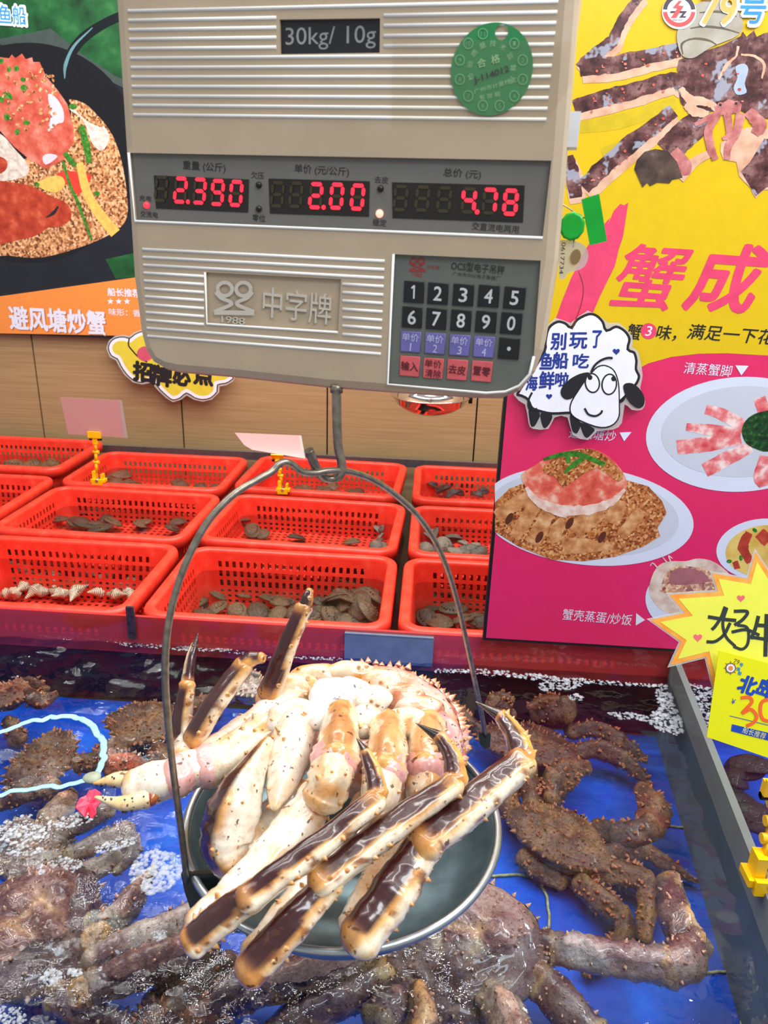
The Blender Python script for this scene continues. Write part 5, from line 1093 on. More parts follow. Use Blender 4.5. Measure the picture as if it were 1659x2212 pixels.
S(QF, pr, 'printed_rice', [(1428, 1265), (1446, 1228), (1480, 1222), (1530, 1232), (1560, 1256), (1560, 1282), (1440, 1284)], pm_('printed_fried_rice', [(.2, (150, 84, 84)), (.5, (206, 150, 120)), (.8, (236, 206, 160))], 190, 'voro'), 4, 2); S(QF, pr, 'printed_hollow', [(1446, 1260), (1452, 1232), (1480, 1226), (1520, 1236), (1530, 1256), (1490, 1262)], mat('printed_plum', (168, 104, 104), .4, vary=.2), 5, 2)
for pts in ([(1420, 1226), (1410, 1216), (1404, 1222)], [(1440, 1214), (1430, 1202)], [(1448, 1212), (1444, 1200), (1452, 1206)]): S(QF, pr, 'printed_feeler', strip(pts, [1.5, .8]), MEAT, 4)

# sheep-shaped handwritten sign
HF = face_at(1270, 800, 1.288)
sh = thing('sheep_sign', 'hand-drawn white sheep sign with blue writing, stuck on the crab poster', 'sign', HF.M)
def hp_(pts): return [(1110 + x / 5.35, 670 + y / 5.35) for x, y in pts]
body_ = hp_([(30, 960), (200, 700), (340, 470), (350, 360), (390, 200), (500, 120), (600, 140), (660, 185), (720, 100), (860, 32), (960, 50), (1040, 130), (1075, 220), (1180, 175), (1290, 230), (1350, 330), (1330, 445), (1400, 480), (1430, 580), (1425, 680), (1460, 760), (1430, 850), (1340, 960), (1240, 1060), (1100, 1180), (800, 1210), (640, 1200), (440, 1208), (300, 1180), (200, 1140), (150, 1040), (80, 1000)])
legs_ = [hp_(p) for p in ([(175, 1120), (300, 1190), (270, 1290), (230, 1345), (190, 1320)], [(310, 1190), (440, 1210), (420, 1300), (360, 1365), (325, 1320)], [(650, 1200), (770, 1300), (745, 1400), (715, 1425), (670, 1380)], [(770, 1300), (930, 1370), (890, 1440), (840, 1475), (800, 1430)])]
lam = hp_([(0, 980), (150, 640), (320, 300), (480, 90), (660, 150), (860, 5), (1100, 150), (1220, 150), (1370, 300), (1370, 430), (1440, 480), (1490, 760), (1460, 900), (1520, 1050), (1480, 1150), (1360, 1150), (1280, 1090), (1250, 1300), (1150, 1380), (960, 1400), (860, 1500), (680, 1440), (620, 1240), (470, 1240), (400, 1370), (220, 1370), (170, 1300), (130, 1090)])
shape(HF, sh, 'laminate_edge', lam, CLR, smooth=2, z0=-.003, thick=.003)
for p in legs_: S(HF, sh, 'sheep_leg', p, INK, 1, 3)
S(HF, sh, 'black_outline', body_, INK, 2, 3); S(HF, sh, 'white_wool', inset_px(body_, 5.6, 3), WHITE, 3, 0)
S(HF, sh, 'wool_line', strip(hp_([(210, 950), (170, 1040), (180, 1140), (270, 1140)]), [2.2, 2.2]), INK, 4)
head_ = hp_([(890, 720), (960, 650), (1050, 630), (1150, 680), (1200, 780), (1220, 900), (1225, 1100), (1220, 1230), (1160, 1320), (1060, 1360), (940, 1350), (760, 1280), (670, 1220), (640, 1150), (660, 1050), (740, 920), (820, 800)])
S(HF, sh, 'sheep_head', head_, INK, 5, 3); S(HF, sh, 'sheep_head', inset_px(head_, 2.8, 2), WHITE, 6, 0)
for p in ([(870, 720), (760, 735), (640, 800), (550, 900), (545, 980), (600, 1030), (680, 1010), (740, 920), (830, 800)], [(1262, 880), (1300, 842), (1380, 850), (1470, 930), (1510, 1030), (1490, 1110), (1430, 1130), (1350, 1080), (1290, 990)]): S(HF, sh, 'sheep_ear', hp_(p), INK, 7, 3)
for cx, cy, rx, ry, rt in ((905, 840, 90, 118, -8), (1100, 855, 92, 126, 6)):
    S(HF, sh, 'sheep_eye', [hp_([p])[0] for p in ell(cx, cy, rx, ry, rt, 30)], INK, 8); S(HF, sh, 'sheep_eye', [hp_([p])[0] for p in ell(cx, cy, rx - 18, ry - 18, rt, 30)], WHITE, 9)
for x, y in ((878, 775), (1150, 790)): S(HF, sh, 'sheep_pupil', [hp_([p])[0] for p in ell(x, y, 28, 30, 0, 16)], INK, 10)
for p, w in (([(815, 1130), (860, 1200), (940, 1220), (1000, 1190), (1020, 1155)], 2.2), ([(890, 720), (930, 640), (1000, 580), (1080, 550), (1140, 552)], 2.4), ([(1285, 990), (1260, 1040), (1230, 1060)], 2)): S(HF, sh, 'drawn_line', strip(hp_(p), [w, w]), INK, 10)
BLU = mat('blue_marker', (26, 52, 140), .5, vary=.15)
for nm_, x, y, w, h in (('别', 515, 360, 170, 190), ('玩', 745, 350, 200, 180), ('了', 955, 335, 100, 195), ('鱼', 375, 585, 140, 190), ('船', 535, 580, 180, 185), ('吃', 775, 585, 180, 160), ('海', 205, 840, 130, 170), ('鲜', 380, 810, 170, 200), ('啦', 555, 800, 150, 160)):
    q = hp_([(x, y)])[0]; text(HF, sh, 'sign_text', nm_, q[0], q[1], w / 5.35, h / 5.35, BLU, 5, rot=2, bold=.03)
def heart(F_, par, x, y, s_, m, lay): S(F_, par, 'drawn_heart', [(x + s_ * .06 * 16 * math.sin(t_) ** 3, y - s_ * .06 * (13 * math.cos(t_) - 5 * math.cos(2 * t_) - 2 * math.cos(3 * t_) - math.cos(4 * t_))) for t_ in (2 * math.pi * k / 24 for k in range(24))], m, lay)
heart(HF, sh, 1331, 759, 8, BLU, 5); heart(HF, sh, 1186, 856, 7, BLU, 5)

# yellow star sign and price card held by a yellow clip on the divider
KF = Face(onz(1640, 1900, -.765) + Vector((0, .035, .16)), (1, -.06, 0), (-.06, -1, .22))
st = thing('star_sign', 'yellow starburst sign with orange edge and black brush writing at the right edge', 'sign', KF.M)
SPT = [(1632, 1192), (1615, 1251), (1538, 1238), (1551, 1278), (1446, 1285), (1479, 1324), (1405, 1339), (1471, 1386), (1448, 1437), (1525, 1418), (1545, 1500), (1620, 1460), (1690, 1520), (1710, 1430), (1790, 1440), (1750, 1370), (1830, 1340), (1745, 1300), (1790, 1240), (1705, 1255), (1700, 1190), (1662, 1238)]
shape(KF, st, 'laminate_edge', inset_px(SPT, -3.5), CLR, z0=-.001, thick=.001); S(KF, st, 'orange_edge', SPT, multi('orange_marker', [(.3, (250, 150, 50)), (.7, (255, 186, 84))], 60, rough=.5), 1)
S(KF, st, 'yellow_field', inset_px(SPT, 9.5), mat('highlighter_yellow', (240, 240, 82), .5, vary=.03), 2)
PK = mat('pink_marker', (246, 110, 120), .5); heart(KF, st, 1600, 1292, 9, PK, 3); heart(KF, st, 1507, 1377, 10, PK, 3)
BRU = mat('black_brush_ink', (44, 54, 52), .55)
for ln, w in (([(1566, 1310), (1558, 1332), (1545, 1352), (1537, 1360)], 3.5), ([(1570, 1312), (1561, 1345), (1568, 1375), (1588, 1396)], 3.2), ([(1529, 1332), (1560, 1337), (1590, 1340)], 3.8), ([(1577, 1345), (1564, 1370), (1545, 1385), (1526, 1386)], 3.4), ([(1585, 1320), (1614, 1321), (1604, 1338), (1586, 1350)], 3.6), ([(1592, 1350), (1612, 1354), (1617, 1370), (1614, 1392), (1602, 1402), (1584, 1396)], 3.2), ([(1580, 1365), (1612, 1360), (1640, 1372)], 3.4), ([(1638, 1330), (1632, 1355), (1622, 1380)], 4), ([(1632, 1350), (1670, 1352)], 4), ([(1624, 1376), (1675, 1384)], 3.6), ([(1656, 1326), (1654, 1380), (1653, 1418)], 4.5)):
    strokes(KF, st, 'brush_text', [ln], w, BRU, 4)
GF = Face(KF.o + KF.n * .012, (1, -.06, 0), KF.n)
pc = thing('price_card', 'yellow price card with blue writing and orange hand-written price, in the yellow clip at right', 'card', GF.M)
shape(GF, pc, 'card_sheet', [(1553, 1405), (1735, 1452), (1712, 1655), (1527, 1592)], mat('card_yellow', (240, 238, 4), .4, vary=.02), z0=-.001, thick=.001)
BL2 = mat('card_blue', (24, 72, 180), .45); ORM = mat('orange_red_marker', (255, 106, 40), .5, vary=.1)
rt = -13
BRN = mat('wheel_brown', (130, 96, 60), .5)
for k in range(8): a = k * math.pi / 4; strokes(GF, pc, 'printed_wheel', [[(1578 + 10 * math.cos(a), 1443 + 10 * math.sin(a)), (1578 + 15 * math.cos(a), 1443 + 15 * math.sin(a))]], .8, BRN, 1)
S(GF, pc, 'printed_wheel', ell(1578, 1443, 11.5, 11.5), BRN, 2); S(GF, pc, 'printed_wheel', ell(1578, 1443, 9, 9), WHITE, 3); S(GF, pc, 'printed_wheel', ell(1578, 1443, 5, 5), ORANGE, 4)
text(GF, pc, 'brand_number', '79', 1591, 1429, 13, 10, BRN, 2, rot=rt); 
for ch, x, y in (('号', 1601, 1436), ('渔', 1595, 1445), ('船', 1598, 1454)): text(GF, pc, 'brand_text', ch, x, y, 8, 8, CYAN, 2, rot=rt, bold=.03)
text(GF, pc, 'name_text', '北', 1615, 1480, 37, 37, BL2, 2, rot=rt, bold=.05); text(GF, pc, 'name_text', '岛', 1655, 1487, 36, 38, BL2, 2, rot=rt, bold=.05); text(GF, pc, 'currency_mark', '¥', 1584, 1515, 9, 11, BL2, 2, rot=rt)
strokes(GF, pc, 'marker_price', [[(1600, 1507), (1618, 1506), (1624, 1516), (1610, 1532), (1604, 1540), (1622, 1532), (1634, 1546), (1628, 1560), (1612, 1568)], [(1660, 1510), (1646, 1516), (1642, 1535), (1648, 1553), (1664, 1556), (1674, 1540), (1672, 1518), (1660, 1510)]], 3.6, ORM, 3)
strokes(GF, pc, 'rule_line', [[(1576, 1546), (1720, 1581)]], .7, BL2, 2); S(GF, pc, 'blue_band', [(1581, 1564), (1720, 1597), (1717, 1614), (1579, 1579)], BL2, 2); text(GF, pc, 'band_text', '船长推荐', 1629, 1583, 52, 14, mat('card_pale', (236, 232, 150), .5), 3, rot=rt)
CLIPY = mat('yellow_clip_plastic', (250, 198, 12), .32, vary=.04)
def clip_stand(label, B, T, s_, tilt=0.0):
    """spring clamp at B, jointed arm up to a card clip whose jaws close at T"""
    o = thing('card_clip_stand', label, 'clip', B, None)
    X = Vector((1, 0, 0)); U = Vector((0, 0, 1)); Yv = Vector((0, 1, 0)); up = (T - B)
    def bx(nm_, c, d, M=None, extra=()):
        mb = MB(); mb.box(c, d, M)
        for c2, d2 in extra: mb.box(c2, d2, M)
        return part(mb, nm_, CLIPY, o)
    bx('clamp_base', B + U * .004 * s_, (.040 * s_, .022 * s_, .008 * s_), None, [(B + X * .012 * s_ + U * .014 * s_, (.006 * s_, .016 * s_, .018 * s_)), (B - X * .010 * s_ + U * .018 * s_, (.010 * s_, .016 * s_, .026 * s_)), (B + U * .002 * s_ + Yv * -.012 * s_, (.030 * s_, .006 * s_, .016 * s_))])
    mb = MB(); mb.tube([B - Yv * .016 * s_ + U * .006 * s_, B + Yv * .012 * s_ + U * .006 * s_], .0045 * s_, 10); part(mb, 'spring', STEEL, o)
    a = B + U * .028 * s_ - X * .004 * s_; b = T - U * .022 * s_; n = 3
    for k in range(n):
        p, q = a.lerp(b, k / n), a.lerp(b, (k + 1) / n); d = (q - p)
        mb = MB(); mb.tube([p, q], .0052 * s_, 4, flat=1.0, up=X + Yv); mb.tube([q - X * .008 * s_, q + X * .008 * s_], .0052 * s_, 12); part(mb, 'arm_joint', CLIPY, o)
    Mt = Matrix.Rotation(tilt, 3, 'X')
    bx('card_jaw', T - U * .006 * s_, (.034 * s_, .006 * s_, .020 * s_), Mt, [(T - Yv * .006 * s_, (.036 * s_, .004 * s_, .018 * s_))]); bx('jaw_neck', T - U * .018 * s_, (.014 * s_, .010 * s_, .02 * s_), Mt)
    mb = MB(); mb.tube([T - U * .014 * s_ - X * .017 * s_, T - U * .014 * s_ + X * .017 * s_], .004 * s_, 10); part(mb, 'hinge_pin', BLACK, o)
    return o
B = onz(214, 1040, -.747); clip_stand('yellow card clip holding the upright pinkish card, on the left back basket', B, ony(205, 938, B.y), 1.12)
B2 = onz(612, 1060, -.744); clip_stand('yellow card clip holding the tilted card, partly behind the wire handle', B2, ony(600, 985, B2.y), 1.05, .6)
B3 = onz(1652, 1900, -.758); clip_stand('yellow card clip on the grey tank divider at the right frame edge', B3, KF.o + KF.ux * .010 - KF.uy * .027 + KF.n * .008, 1.35)
PINKC = glassy('pinkish_card_sleeve', (212, 160, 156), (.9, .8, .78), .12, .8)
WF = Face(B + Vector((0, .004, .1)), (1, 0, 0), (0, -1, 0)); o = thing('blank_card', 'blank pinkish card in a clear sleeve held upright by the left yellow clip', 'card', WF.M); shape(WF, o, 'card_sleeve', [(130, 858), (263, 865), (276, 946), (148, 937)], PINKC, z0=0, thick=.0012); shape(WF, o, 'sleeve_edge', [(258, 865), (263, 865), (276, 946), (269, 945)], CLR, z0=.0012, thick=.0006)
T2 = ony(600, 985, B2.y); WF2 = Face(T2 + Vector((0, .01, .01)), (1, 0, 0), (0, -.75, .66)); o = thing('blank_card', 'blank pinkish card tilted back in the middle yellow clip', 'card', WF2.M)
shape(WF2, o, 'card_sleeve', [(507, 935), (651, 941), (660, 991), (545, 972), (528, 962)], PINKC, z0=0, thick=.0012); shape(WF2, o, 'sleeve_edge', [(646, 941), (651, 941), (660, 991), (653, 990)], CLR, z0=.0012, thick=.0006)

# bright steel pan of a farther scale, seen under the scale's keypad
CH = mat('polished_steel', (214, 206, 200), .06, 1.0, vary=.03)
c = ony(930, 856, 2.18); o = thing('polished_pan', 'polished steel bowl hanging behind the scale, below its keypad corner', 'bowl', c); mb = MB()
mb.lathe([(0, -.052), (.04, -.049), (.075, -.036), (.100, -.018), (.112, .002), (.118, .004), (.118, .001), (.113, -.001), (.102, -.021), (.076, -.039), (.04, -.052), (0, -.055)], c, 64); part(mb, 'bowl_dish', CH, o)
mb = MB()
for k in range(3):
    a = math.radians(90 + 120 * k); mb.tube([c + Vector((.112 * math.cos(a), .112 * math.sin(a), .003)), c + Vector((0, 0, .42))], .0015, 6)
mb.tube([c + Vector((0, 0, .41)), c + Vector((0, 0, 1.6))], .002, 6); part(mb, 'hanging_wires', WIRE, o)
mb = MB(); q = c + Vector((.118, -.01, -.004)); mb.box(q, (.012, .008, .02)); part(mb, 'bowl_lug', CH, o)

# ------------------------------------------------------------------ shellfish in the baskets
def shellmat(name, stops, scale, rough=.3, spot=(214, 206, 186), sp=.66):
    t = NT(name); t.b.inputs['Roughness'].default_value = rough; t.b.inputs['Coat Weight'].default_value = .15; t.b.inputs['Coat Roughness'].default_value = .1
    v = t.coord(); n = t.noise(v, scale, 5, .65); oi = t.n.new('ShaderNodeObjectInfo')
    c = t.ramp(n, [(p, lin(c)) for p, c in stops])
    c = t.mix(c, lin(spot), t.ramp(t.noise(v, scale * 2.2, 3), [(sp, (0, 0, 0)), (sp + .05, (.8, .8, .8))]))
    h = t.n.new('ShaderNodeHueSaturation'); t.link(c, h.inputs['Color']); mr = t.n.new('ShaderNodeMapRange'); mr.inputs[3].default_value = .5; mr.inputs[4].default_value = 1.4
    t.link(oi.outputs['Random'], mr.inputs[0]); t.link(mr.outputs[0], h.inputs['Value']); t.base(h.outputs[0]); t.bump(n, .7, .003); return t.m
ABM = shellmat('dark_abalone_shell', [(.34, (26, 15, 12)), (.5, (84, 50, 32)), (.59, (150, 114, 64)), (.72, (210, 194, 150))], 60)
OYM = shellmat('grey_oyster_shell', [(.3, (60, 44, 34)), (.5, (128, 108, 88)), (.75, (196, 182, 160))], 50, spot=(236, 230, 220), sp=.6)
CLM = shellmat('dark_clam_shell', [(.3, (24, 18, 20)), (.55, (58, 44, 40)), (.8, (128, 106, 90))], 60, sp=.7)
def abalone_mesh(name, m, seed, k=.30, wob=.06):
    mb = MB(); N, Mr = 30, 12; off = Vector((seed * 3.1, 0, 0)); rows = []
    for i in range(Mr + 1):
        q = i / Mr; row = []
        for a in range(N):
            th = 2 * math.pi * a / N; x = math.cos(th) * q * .5 + .1 * (1 - q); y = math.sin(th) * q * .36
            z = k * (1 - q ** 2.2) * .62 + .03; p = Vector((x, y, z)); f = 1 + wob * mnoise.noise(p * 4 + off)
            p = Vector((p.x * f, p.y * f, p.z + .03 * mnoise.noise(p * 9 + off) + .012 * math.sin(14 * q + th)))
            row.append(mb.add([p]))
        rows.append(row)
    low = [mb.add([Vector((math.cos(t_) * .47, math.sin(t_) * .33, 0))]) for t_ in (2 * math.pi * a / N for a in range(N))]; rows.append(low)
    for i in range(len(rows) - 1):
        for a in range(N): mb.face((rows[i][a], rows[i + 1][a], rows[i + 1][(a + 1) % N], rows[i][(a + 1) % N]), True)
    mb.face(low[::-1])
    for q in range(5):                                               # the row of breathing holes shows as knobs
        t_ = .5 + q * .32; mb.blob(Vector((math.cos(t_) * .34, math.sin(t_) * .25, k * .5)), (Vector((.03, 0, 0)), Vector((0, .025, 0)), Vector((0, 0, .03))), (1, 1, 1), 8)
    return mb.mesh(name, m)
WHM = NT('striped_whelk_shell'); WHM.b.inputs['Roughness'].default_value = .35
v = WHM.coord('Object', (1, 1, 1)); wv = WHM.n.new('ShaderNodeTexWave'); wv.inputs['Scale'].default_value = 5.5; wv.inputs['Distortion'].default_value = 2.5; wv.inputs['Detail'].default_value = 2; WHM.link(v, wv.inputs['Vector'])
c = WHM.ramp(wv.outputs['Fac'], [(.2, lin((150, 106, 72))), (.45, lin((206, 172, 132))), (.8, lin((236, 218, 188)))])
c = WHM.mix(c, lin((104, 66, 60)), WHM.ramp(WHM.noise(v, 3.5, 4), [(.52, (0, 0, 0)), (.7, (.8, .8, .8))])); WHM.base(c); WHELKM = WHM.m
def whelk_mesh(seed):
    mb = MB(); N = 20; rows = []; prof = [(0, .02), (.06, .05), (.16, .075), (.26, .12), (.36, .17), (.44, .22), (.5, .25), (.54, .21), (.60, .20), (.66, .16), (.70, .15), (.76, .11), (.80, .10), (.86, .065), (.92, .045), (1.0, .008)]
    for i, (x, r) in enumerate(prof):
        row = []
        for a in range(N):
            th = 2 * math.pi * a / N; k = 1 + .12 * math.sin(9 * th + x * 14) * (.3 < x < .9) + .06 * mnoise.noise((x * 6, th, seed)); row.append(mb.add([(x - .5, r * k * math.cos(th), r * k * math.sin(th) * .92)]))
        rows.append(row)
    for i in range(len(rows) - 1):
        for a in range(N): mb.face((rows[i][a], rows[i][(a + 1) % N], rows[i + 1][(a + 1) % N], rows[i + 1][a]), True)
    mb.face(rows[0][::-1]); mb.face(rows[-1]); return mb.mesh('whelk', WHELKM)
AB = [abalone_mesh('abalone', ABM, s_) for s_ in range(3)]; OY = [abalone_mesh('oyster', OYM, s_, .42, .22) for s_ in range(2)]; CLA = [abalone_mesh('clam', CLM, s_, .5, .12) for s_ in range(2)]; WK = [whelk_mesh(s_) for s_ in range(3)]
def shells(kind, meshes, cat, label, group, spots, z, size, tilt=.35, stand=(), more=.55):
    spots = list(spots) + [(x + R.uniform(-16, 16), y + R.uniform(-9, 7)) for x, y in spots if R.random() < more]
    for i, (px, py) in enumerate(spots):
        p = onz(px, py, z + R.uniform(-.006, .006)); o = bpy.data.objects.new(kind, meshes[i % len(meshes)]); COL.objects.link(o)
        s_ = size * R.uniform(.85, 1.2); up = i in stand
        M = Matrix.Translation(p) @ Matrix.Rotation(R.uniform(0, 6.28), 4, 'Z') @ Matrix.Rotation(1.2 if up else R.uniform(-tilt, tilt), 4, 'X') @ Matrix.Rotation(R.uniform(-tilt, tilt), 4, 'Y') @ Matrix.Scale(s_, 4)
        o.matrix_world = M; tag(o, label, cat, group)
shells('whelk', WK, 'shell', 'striped cream and brown whelk in the nearest left basket', 'whelks in the nearest left basket',
       [(12, 1222), (45, 1228), (18, 1250), (62, 1240), (85, 1252), (52, 1266), (118, 1246), (150, 1260), (178, 1230), (198, 1240), (165, 1276), (215, 1278), (232, 1246), (262, 1266), (284, 1256), (250, 1284), (30, 1282), (90, 1278), (120, 1268), (200, 1262), (-15, 1240), (-20, 1270), (136, 1282), (280, 1280)], -.885, .066, .5)
shells('abalone', AB, 'shell', 'dark mottled abalone in the front basket behind the steel bracket', 'abalone in the front middle basket',
       [(460, 1238), (432, 1284), (470, 1282), (530, 1288), (578, 1294), (470, 1316), (512, 1320), (560, 1326), (636, 1290), (642, 1322), (604, 1302), (700, 1306), (722, 1334), (690, 1290), (420, 1302), (780, 1336), (750, 1340), (680, 1330), (600, 1328), (445, 1330)], -.882, .074, .4, (0,))
shells('abalone', AB, 'shell', 'dark abalone piled high at the right end of the front middle basket', 'abalone heaped at the right end of the front middle basket',
       [(758, 1262), (778, 1284), (740, 1276), (762, 1308), (792, 1318), (806, 1290), (725, 1296), (770, 1245)], -.855, .084, .7, (7,))
shells('abalone', AB, 'shell', 'dark abalone in the front basket right beside the pink poster edge', 'abalone in the basket beside the poster', [(930, 1290), (955, 1276), (988, 1286), (930, 1318), (978, 1316), (1018, 1302), (925, 1338), (962, 1344), (1000, 1344), (1030, 1335)], -.880, .072, .5, (5,))
shells('abalone', AB, 'shell', 'abalone lying under water in the basket just behind the whelks', 'abalone behind the whelk basket', [(130, 1124), (190, 1112), (165, 1130), (228, 1126), (245, 1130), (312, 1132), (385, 1128), (372, 1142), (210, 1138)], -.836, .072, .4)
shells('abalone', AB, 'shell', 'abalone at the left end of the middle basket under the hook', 'abalone in the middle basket', [(512, 1138), (545, 1146), (568, 1155), (640, 1164), (760, 1174)], -.836, .068, .5, (0,))
shells('oyster', OY, 'shell', 'pale open shell leaning in the right end of the middle basket', 'pale shells in the middle basket', [(826, 1146), (824, 1164), (812, 1182), (828, 1184)], -.826, .05, .9, (0, 1))
shells('oyster', OY, 'shell', 'rough grey oyster in the middle basket beside the poster', 'oysters beside the poster', [(925, 1162), (942, 1156), (956, 1180), (976, 1168), (1000, 1178), (1012, 1192), (985, 1196), (920, 1188), (1035, 1196)], -.832, .062, .8, (1,))
shells('abalone', AB, 'shell', 'abalone in the back basket with the left yellow clip', 'abalone in the back basket with the clip', [(266, 1026), (250, 1042), (278, 1046), (390, 1050), (432, 1054), (460, 1058), (240, 1032)], -.834, .072, .3)
shells('abalone', AB, 'shell', 'flat spotted abalone in the back basket with the tilted card', 'abalone in the middle back basket', [(655, 1058), (692, 1062), (730, 1070), (766, 1066), (762, 1082), (800, 1082), (836, 1082), (712, 1058), (850, 1088), (780, 1070)], -.828, .07, .3)
shells('clam', CLA, 'shell', 'black clam in the back right basket beside the poster', 'clams in the back right basket', [(935, 1052), (966, 1044), (960, 1060), (1006, 1052), (1030, 1072), (990, 1068)], -.822, .062, .6, (3,))
shells('abalone', AB, 'shell', 'dark abalone in the far left corner basket', 'abalone in the far left basket', [(20, 1006), (60, 1010), (112, 1005), (132, 1012), (78, 1020), (40, 1018), (95, 1012)], -.815, .074, .4)
shells('clam', CLA, 'shell', 'grey shell under water in the tank right of the divider, behind the clip', 'shells right of the divider', [(1585, 1688), (1612, 1660), (1625, 1770), (1600, 1740)], -.90, .07, .5)

# ------------------------------------------------------------------ strap, red scrap and foam on the water
STR = mat('pale_blue_strap', (150, 200, 226), .4, vary=.12, vscale=80)
o = thing('plastic_strap', 'pale blue plastic strap looping on the water at the left', 'strap', onz(150, 1600, -.809))
for pts in ([(-30, 1592), (40, 1568), (100, 1552), (160, 1546), (192, 1562), (214, 1590), (224, 1622), (220, 1650), (206, 1676)], [(196, 1682), (150, 1694), (90, 1702), (40, 1708), (-30, 1722)]):
    P = catmull(zt(pts, -.808), 8); P = [p + Vector((.004 * mnoise.noise(p * 70), .007 * mnoise.noise(p * 80 + Vector((5, 0, 0))), .002 * mnoise.noise(p * 60))) for p in P]; mb = MB(); mb.tube(P, [pxm(p, 7.5) for p in P], 8, flat=.22, up=Vector((0, 0, 1))); part(mb, 'strap_band', STR, o)
mb = MB(); p = onz(200, 1680, -.807); mb.blob(p, (Vector((pxm(p, 20), 0, 0)), Vector((0, pxm(p, 17), 0)), Vector((0, 0, .006))), (1, 1, 1), 16, .2, 60); part(mb, 'strap_knot', mat('grey_knot', (150, 160, 140), .4, vary=.2), o)
PKS = mat('pink_plastic', (236, 60, 92), .4, vary=.12)
p = onz(192, 1735, -.812); mb = MB(); q = [(165, 1738), (180, 1716), (205, 1706), (216, 1716), (206, 1738), (204, 1758), (190, 1765), (176, 1748)]
q = [(163, 1744), (172, 1724), (186, 1718), (192, 1708), (206, 1704), (218, 1712), (212, 1724), (217, 1732), (208, 1744), (208, 1758), (196, 1768), (190, 1756), (182, 1764), (172, 1752)]
P = [onz(x, y, -.800 + R.uniform(-.006, .004)) for x, y in q]; n = len(P); cen = sum(P, Vector()) / n
i0 = mb.add(P); i1 = mb.add([p.lerp(cen, .5) + Vector((0, 0, R.uniform(-.004, .006))) for p in P]); i2 = mb.add([cen]); i3 = mb.add([p - Vector((0, 0, .002)) for p in P])
for k in range(n):
    j = (k + 1) % n; mb.face((i0 + k, i0 + j, i1 + j, i1 + k)); mb.face((i1 + k, i1 + j, i2)); mb.face((i0 + j, i0 + k, i3 + k, i3 + j))
mb.face([i3 + k for k in reversed(range(n))])
tag(mb.build('plastic_scrap', PKS), 'crumpled bright pink plastic scrap in the water below the left claw', 'scrap')
FOAM = NT('foam_bubbles'); b = FOAM.b; b.inputs['Base Color'].default_value = L4((226, 234, 242)); b.inputs['Roughness'].default_value = .08; b.inputs['Alpha'].default_value = .32; b.inputs['Coat Weight'].default_value = .6
FOAMM = FOAM.m
def foam(label, outline, n, rlo, rhi, z=WATER - 1.55 + .001):
    P = [Vector((*p, 0)) for p in outline]; xs_ = [p[0] for p in outline]; ys_ = [p[1] for p in outline]; mb = MB(); k = 0
    def inside(x, y):
        r_ = False
        for i in range(len(outline)):
            (x1_, y1_), (x2_, y2_) = outline[i - 1], outline[i]
            if (y1_ > y) != (y2_ > y) and x < (x2_ - x1_) * (y - y1_) / (y2_ - y1_) + x1_: r_ = not r_
        return r_
    while k < n:
        x, y = R.uniform(min(xs_), max(xs_)), R.uniform(min(ys_), max(ys_))
        k += .05
        if not inside(x, y): continue
        k += .95; p = onz(x, y, z); r_ = pxm(p, R.uniform(rlo, rhi) * R.choice((.6, .8, 1)))
        Nn = 8; rows = []
        for j in range(4):
            ph = math.pi / 2 * j / 3; rows.append([mb.add([p + Vector((math.cos(ph) * math.cos(t_) * r_, math.cos(ph) * math.sin(t_) * r_, math.sin(ph) * r_ * .55))]) for t_ in (2 * math.pi * a / Nn for a in range(Nn))] if j < 3 else [mb.add([p + Vector((0, 0, r_ * .55))])])
        for j in range(2):
            for a in range(Nn): mb.face((rows[j][a], rows[j][(a + 1) % Nn], rows[j + 1][(a + 1) % Nn], rows[j + 1][a]), True)
        for a in range(Nn): mb.face((rows[2][a], rows[2][(a + 1) % Nn], rows[3][0]), True)
    tag(mb.build('foam', FOAMM), label, 'foam', kind='stuff')
def band(pts, w): return strip(pts, [w * .6, w, w * .8, w * .5], 5, .3)
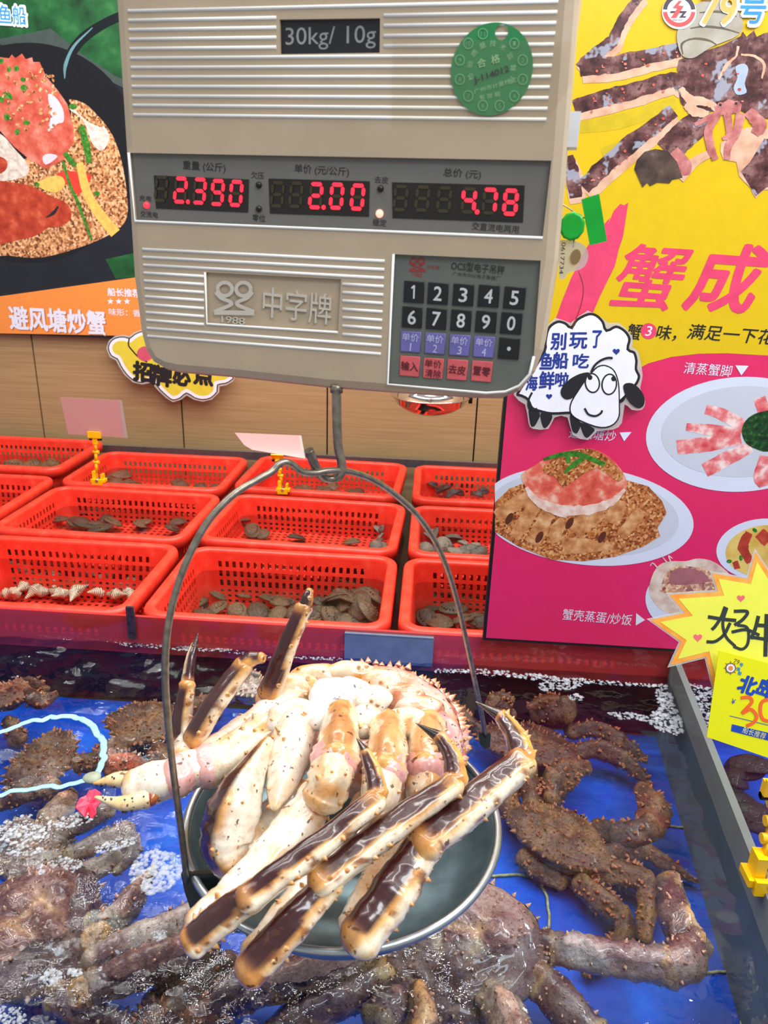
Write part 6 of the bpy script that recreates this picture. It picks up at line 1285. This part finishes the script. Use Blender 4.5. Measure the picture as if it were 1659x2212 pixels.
foam('bubbly foam patch floating left of the pan', [(290, 1855), (330, 1836), (380, 1842), (400, 1870), (385, 1900), (360, 1925), (325, 1932), (285, 1915), (276, 1880)], 420, 3, 8)
foam('thin line of foam along the acrylic edge at left', band([(-20, 1364), (60, 1366), (130, 1376), (200, 1376), (280, 1392), (420, 1402), (500, 1406), (560, 1416), (740, 1424)], 5.5), 620, 1.5, 4)
foam('foam line along the tank edge right of the steel bracket', band([(940, 1450), (1040, 1452), (1150, 1462), (1300, 1474), (1430, 1482)], 6), 460, 1.5, 4.5)
foam('foam island near the far right of the crab tank', [(1155, 1478), (1200, 1468), (1240, 1470), (1262, 1480), (1230, 1490), (1170, 1492)], 140, 2, 5)
foam('small foam island behind the rear brown crab', [(1226, 1504), (1244, 1498), (1262, 1506), (1256, 1514), (1236, 1514)], 60, 2, 4)
foam('white foam in the corner of the tank by the divider', [(1310, 1540), (1350, 1538), (1400, 1546), (1420, 1530), (1415, 1490), (1440, 1480), (1462, 1530), (1478, 1580), (1466, 1590), (1430, 1580), (1400, 1560), (1340, 1552)], 420, 2, 6)
foam('foam in the tank right of the grey divider', [(1478, 1472), (1540, 1486), (1560, 1520), (1560, 1600), (1530, 1590), (1510, 1550), (1490, 1510)], 260, 2, 6)
foam('froth over the crabs in the near left water', [(0, 1790), (60, 1770), (110, 1800), (90, 1850), (40, 1850), (0, 1840)], 200, 2, 6)
foam('froth streak on the blue water left of the pan', [(205, 1830), (250, 1812), (300, 1808), (290, 1824), (240, 1838), (210, 1844)], 140, 2, 5)

for lab_, el, n_ in (('foam ring drifting over the upper grey leg at lower left', ell(343, 2016, 18, 17), 60), ('bubble raft on the large crab at lower left', ell(112, 2112, 24, 20), 90), ('bubble raft beside the yellow leg joint at lower left', ell(160, 2100, 16, 9), 40), ('foam against the bottom left corner', ell(20, 2200, 36, 26), 120),
                     ('froth over the beige crab by the left frame edge', ell(60, 1790, 70, 34, -10), 130), ('froth beside the beige crab legs', ell(120, 1880, 60, 26, -20), 150), ('thin froth on the blue water under the left claw', ell(165, 1770, 46, 14, -15), 90)):
    foam(lab_, el, n_, 2, 6, WATER - 1.55 + .006)
